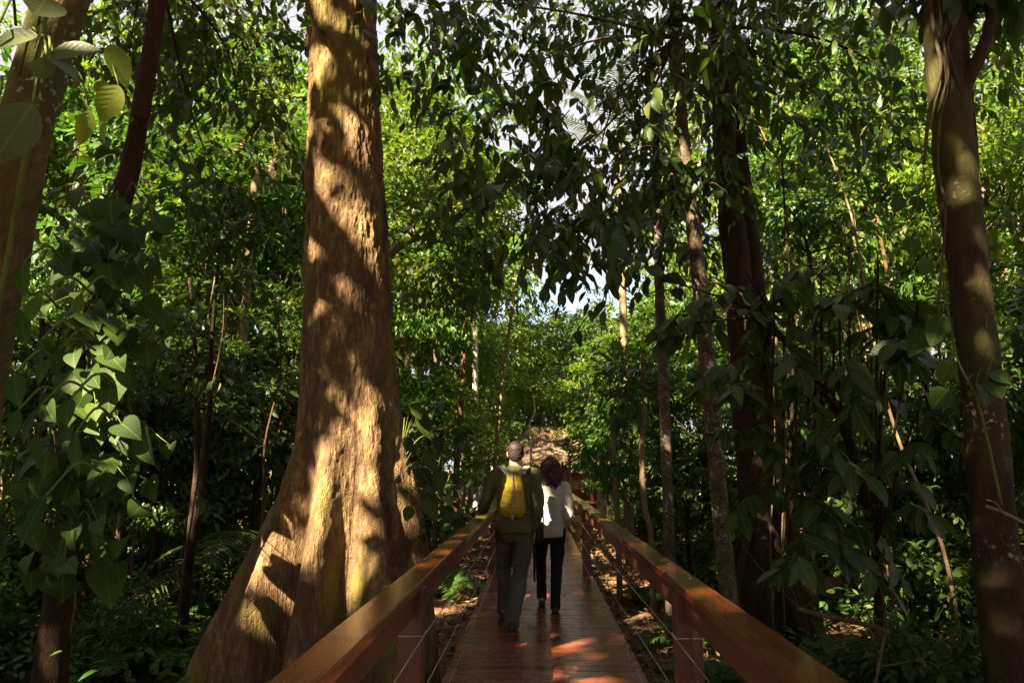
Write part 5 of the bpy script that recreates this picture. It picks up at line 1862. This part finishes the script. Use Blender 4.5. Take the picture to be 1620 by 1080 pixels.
GL_ = ('leafy sunlit tree in the wood between giant trunk and hut', 'sunlit trees between giant trunk and hut')
for px_, d, k, s, z in [(600, 16, 1, .85, .95), (650, 20, 0, 1.1, 1.45), (580, 27, 4, 1.3, 1.9), (680, 23, 1, 1.0, 1.15), (660, 32, 2, 1.5, 2.0), (770, 34, 2, 1.2, 1.2), (700, 38, 4, 1.5, 1.7), (800, 40, 0, 1.2, 1.1),
                      (640, 14, 3, .5, .45), (700, 17, 2, .55, .45), (745, 20, 0, .6, .45), (745, 24, 2, .6, .5), (770, 29, 2, .6, .42), (625, 30, 1, 1.5, 2.2), (690, 41, 3, 2.1, 2.9), (740, 46, 1, 2.0, 2.6), (570, 30, 0, 1.6, 2.3)]:
    place(TF[k], at(px_, d), d, s, z, GL_[0], 'tree', GL_[1])
GL_ = ('leafy tree at the right side of the clearing by the hut', 'trees right of the hut')
for px_, d, k, s, z in [(975, 27, 3, .62, .56), (985, 22, 0, .75, .66), (1030, 18, 1, .7, .68), (960, 33, 2, 1.0, .72), (1060, 26, 2, 1.0, .95), (955, 24, 1, .4, .4), (885, 39, 0, 1.15, 1.12), (940, 36, 1, 1.0, 1.1), (850, 46, 2, 1.3, 1.3), (915, 47, 4, 1.4, 1.5), (985, 17, 1, .45, .42), (1040, 14, 1, .5, .5)]:
    place(TF[k], at(px_, d), d, s, z, GL_[0], 'tree', GL_[1])
GL_ = ('sunlit tree seen through the leaves behind the massive dark trunks', 'trees behind the massive dark trunks')
for px_, d, k, s, z in [(1110, 20, 0, .9, .95), (1180, 24, 2, 1.1, 1.8), (1250, 20, 0, 1.0, 1.5), (1310, 26, 1, 1.3, 2.0), (1370, 19, 3, 1.0, 1.4), (1430, 24, 0, 1.2, 1.9), (1500, 19, 1, 1.0, 1.6), (1120, 33, 3, 1.6, 2.2), (1350, 30, 1, 1.7, 2.5), (1560, 16, 2, 1.0, 1.2), (1620, 19, 2, 1.2, 1.4), (1680, 15, 0, 1.0, 1.2), (1280, 34, 4, 1.8, 1.9), (1450, 34, 2, 1.8, 2.0), (1590, 28, 0, 1.6, 1.9)]:
    place(TF[k], at(px_, d), d, s, z, GL_[0], 'tree', GL_[1])
GL_ = ('dark low tree in the shade between right handrail and lichen spotted trunk', 'shaded low trees on the right')
for px_, d, k, s in [(1130, 12, 1, .7), (1220, 13.5, 0, .8), (1310, 11.5, 2, .8), (1400, 12.5, 1, .85), (1480, 10, 0, .8), (1580, 10.5, 1, .85), (1660, 9, 2, .9), (1350, 15, 0, 1.0), (1520, 14, 2, 1.0), (1080, 13.5, 0, .6), (1250, 17, 1, 1.0)]:
    place(TD_[k], at(px_, d), d, s, s * R.uniform(.8, 1.0), GL_[0], 'tree', GL_[1])
# shrubs
for lab, grp, side in (('leafy dark green shrub on the forest floor left of the boardwalk', 'shrubs left of the boardwalk', -1), ('leafy dark green shrub on the forest floor right of the boardwalk', 'shrubs right of the boardwalk', 1)):
    n = 0
    while n < 46:
        d = R.uniform(5.0, 27)
        x = side * (R.uniform(2.7, 3.0 + d * .62))
        if side < 0 and abs(x + 1.9) < 2.6 and abs(d - 7.1) < 2.4:
            continue
        if side > 0 and d < 6.5 and x < 2.6:
            continue
        k = R.integers(0, 4) if d > 14 else R.integers(0, 3)
        place(SH[k], x, d, R.uniform(.6, 1.15) * (.75 if d < 8 else 1), None, lab, 'shrub', grp)
        n += 1
lab = 'green fern with feathery fronds on the forest floor'
for px_, d in [(250, 8.0), (330, 8.6), (420, 9.2), (180, 7.4), (370, 7.6), (300, 10.5), (440, 10.8), (1320, 8), (1420, 7.2), (1260, 7.5), (1500, 7.8), (1380, 6.3), (1080, 9.2), (1110, 7.4), (720, 12.5), (700, 15), (1010, 12), (1190, 6.8)]:
    place(FE[R.integers(0, 2)], at(px_, d), d, R.uniform(.8, 1.3), None, lab, 'fern', 'ferns on the forest floor')

# thin bare stems standing in the shade
for k in range(26):
    left = k < 14
    px0, d = (R.uniform(120, 470), R.uniform(8, 15)) if left else (R.uniform(1090, 1500), R.uniform(8.5, 15))
    x0 = at(px0, d)
    z0 = float(ground_z(x0, d))
    lean = R.normal() * .35
    h_ = R.uniform(3, 7)
    g = Geo()
    r_ = R.uniform(.012, .035)
    t = np.linspace(0, 1, 6)
    pts = np.stack([x0 + lean * t + R.normal(size=6) * .05, d + R.normal(size=6) * .05, z0 - .1 + h_ * t], -1)
    g.tube(pts, r_ * (1 - .6 * t), 7, sm=5, wob=.1)
    gl = Geo()
    s = pts[[2, 3, 4, 5, 5]] + R.normal(size=(5, 3)) * .03
    twig_sprays(gl, g, LEAF2, s, R.normal(size=(5, 3)) * [1, 1, .4], .6, 9, .15, .065, .5)
    plant('bare_sapling', 'thin bare sapling stem with few leaves in the shady wood ' + ('left of the giant trunk' if left else 'right of the handrail'), 'sapling', (x0, d, z0),
          [('trunk', g, BM[['mottled', 'tan', 'brown', 'dark'][k % 4]]), ('foliage', gl, [LM['mid'], BM['dark']])], 'bare saplings ' + ('left of the giant trunk' if left else 'right of the handrail'))

# low cover of small leaves
g = Geo()
N = 70000
y = 3.0 + 25 * R.random(N) ** 1.25
x = R.uniform(-1, 1, N) * (3 + y * .95)
edge = 2.5 + .5 * vnoise(np.stack([x * 0, y * .6, np.sign(x)], -1), 12)
dens = vnoise(np.stack([x * .9, y * .9, x * 0], -1), 19)
ok = (np.abs(x) > edge) & (dens > -.4)
ok &= ~((np.abs(x + 1.9) < 1.0) & (np.abs(y - 7.1) < .9))
x, y, dens = x[ok], y[ok], dens[ok]
n = len(x)
h = np.abs(R.normal(size=n)) * .20 + .03 + .12 * np.clip(dens, 0, 1)
pos = np.stack([x, y, ground_z(x, y) + h], -1)
d = norm(np.stack([R.normal(size=n), R.normal(size=n) - .2, R.normal(size=n) * .4], -1))
L = R.uniform(.07, .17, n)
g.leaves(LEAF2, pos, d, np.array([0, 0, 1.0]) + R.normal(size=(n, 3)) * .4, L, L * .48, .3)
tag(g.obj('undergrowth', LM['mid']), 'low leafy undergrowth covering the forest floor', 'undergrowth', kind='stuff')

# far wood closing the view
g = Geo()
cs = []
az = R.uniform(-58, 58, 1250)
for a in az:
    r_ = R.uniform(44, 72)
    hmax = np.interp(a, [-60, -30, -16, -9, -4, -1.5, 2.5, 6, 10, 16, 26, 60], [27, 29, 27, 20, 14, 13.5, 12.5, 13.5, 14, 19, 23, 26]) * r_ / 55
    hmax *= 1 + .32 * vnoise(np.array([a * .35, 0, r_ * .1]), 5)
    cs.append((r_ * math.sin(math.radians(a)), r_ * math.cos(math.radians(a)), GZ + hmax * R.random() ** .75))
leaf_cloud(g, LEAF1, np.array(cs), 2.0, 150, .42, .22, carve=False, mid=(0, 90, -5), jit=.7)
tag(g.obj('far_forest', LM['bright']), 'sunlit far wood closing the view behind hut and trees', 'forest', kind='stuff')
g = Geo()
for k in range(90):
    a, r_ = math.radians(R.uniform(-55, 55)), R.uniform(38, 66)
    b0 = np.array([r_ * math.sin(a), r_ * math.cos(a), GZ - .5])
    g.tube([b0, b0 + [R.normal() * .4, 0, 4], b0 + [R.normal() * .9, 0, R.uniform(7, 13)]], [.2, .15, .09], 7, sm=4)
tag(g.obj('far_trunks', BM['pale']), 'pale trunks standing in the far wood', 'trunks', kind='stuff')
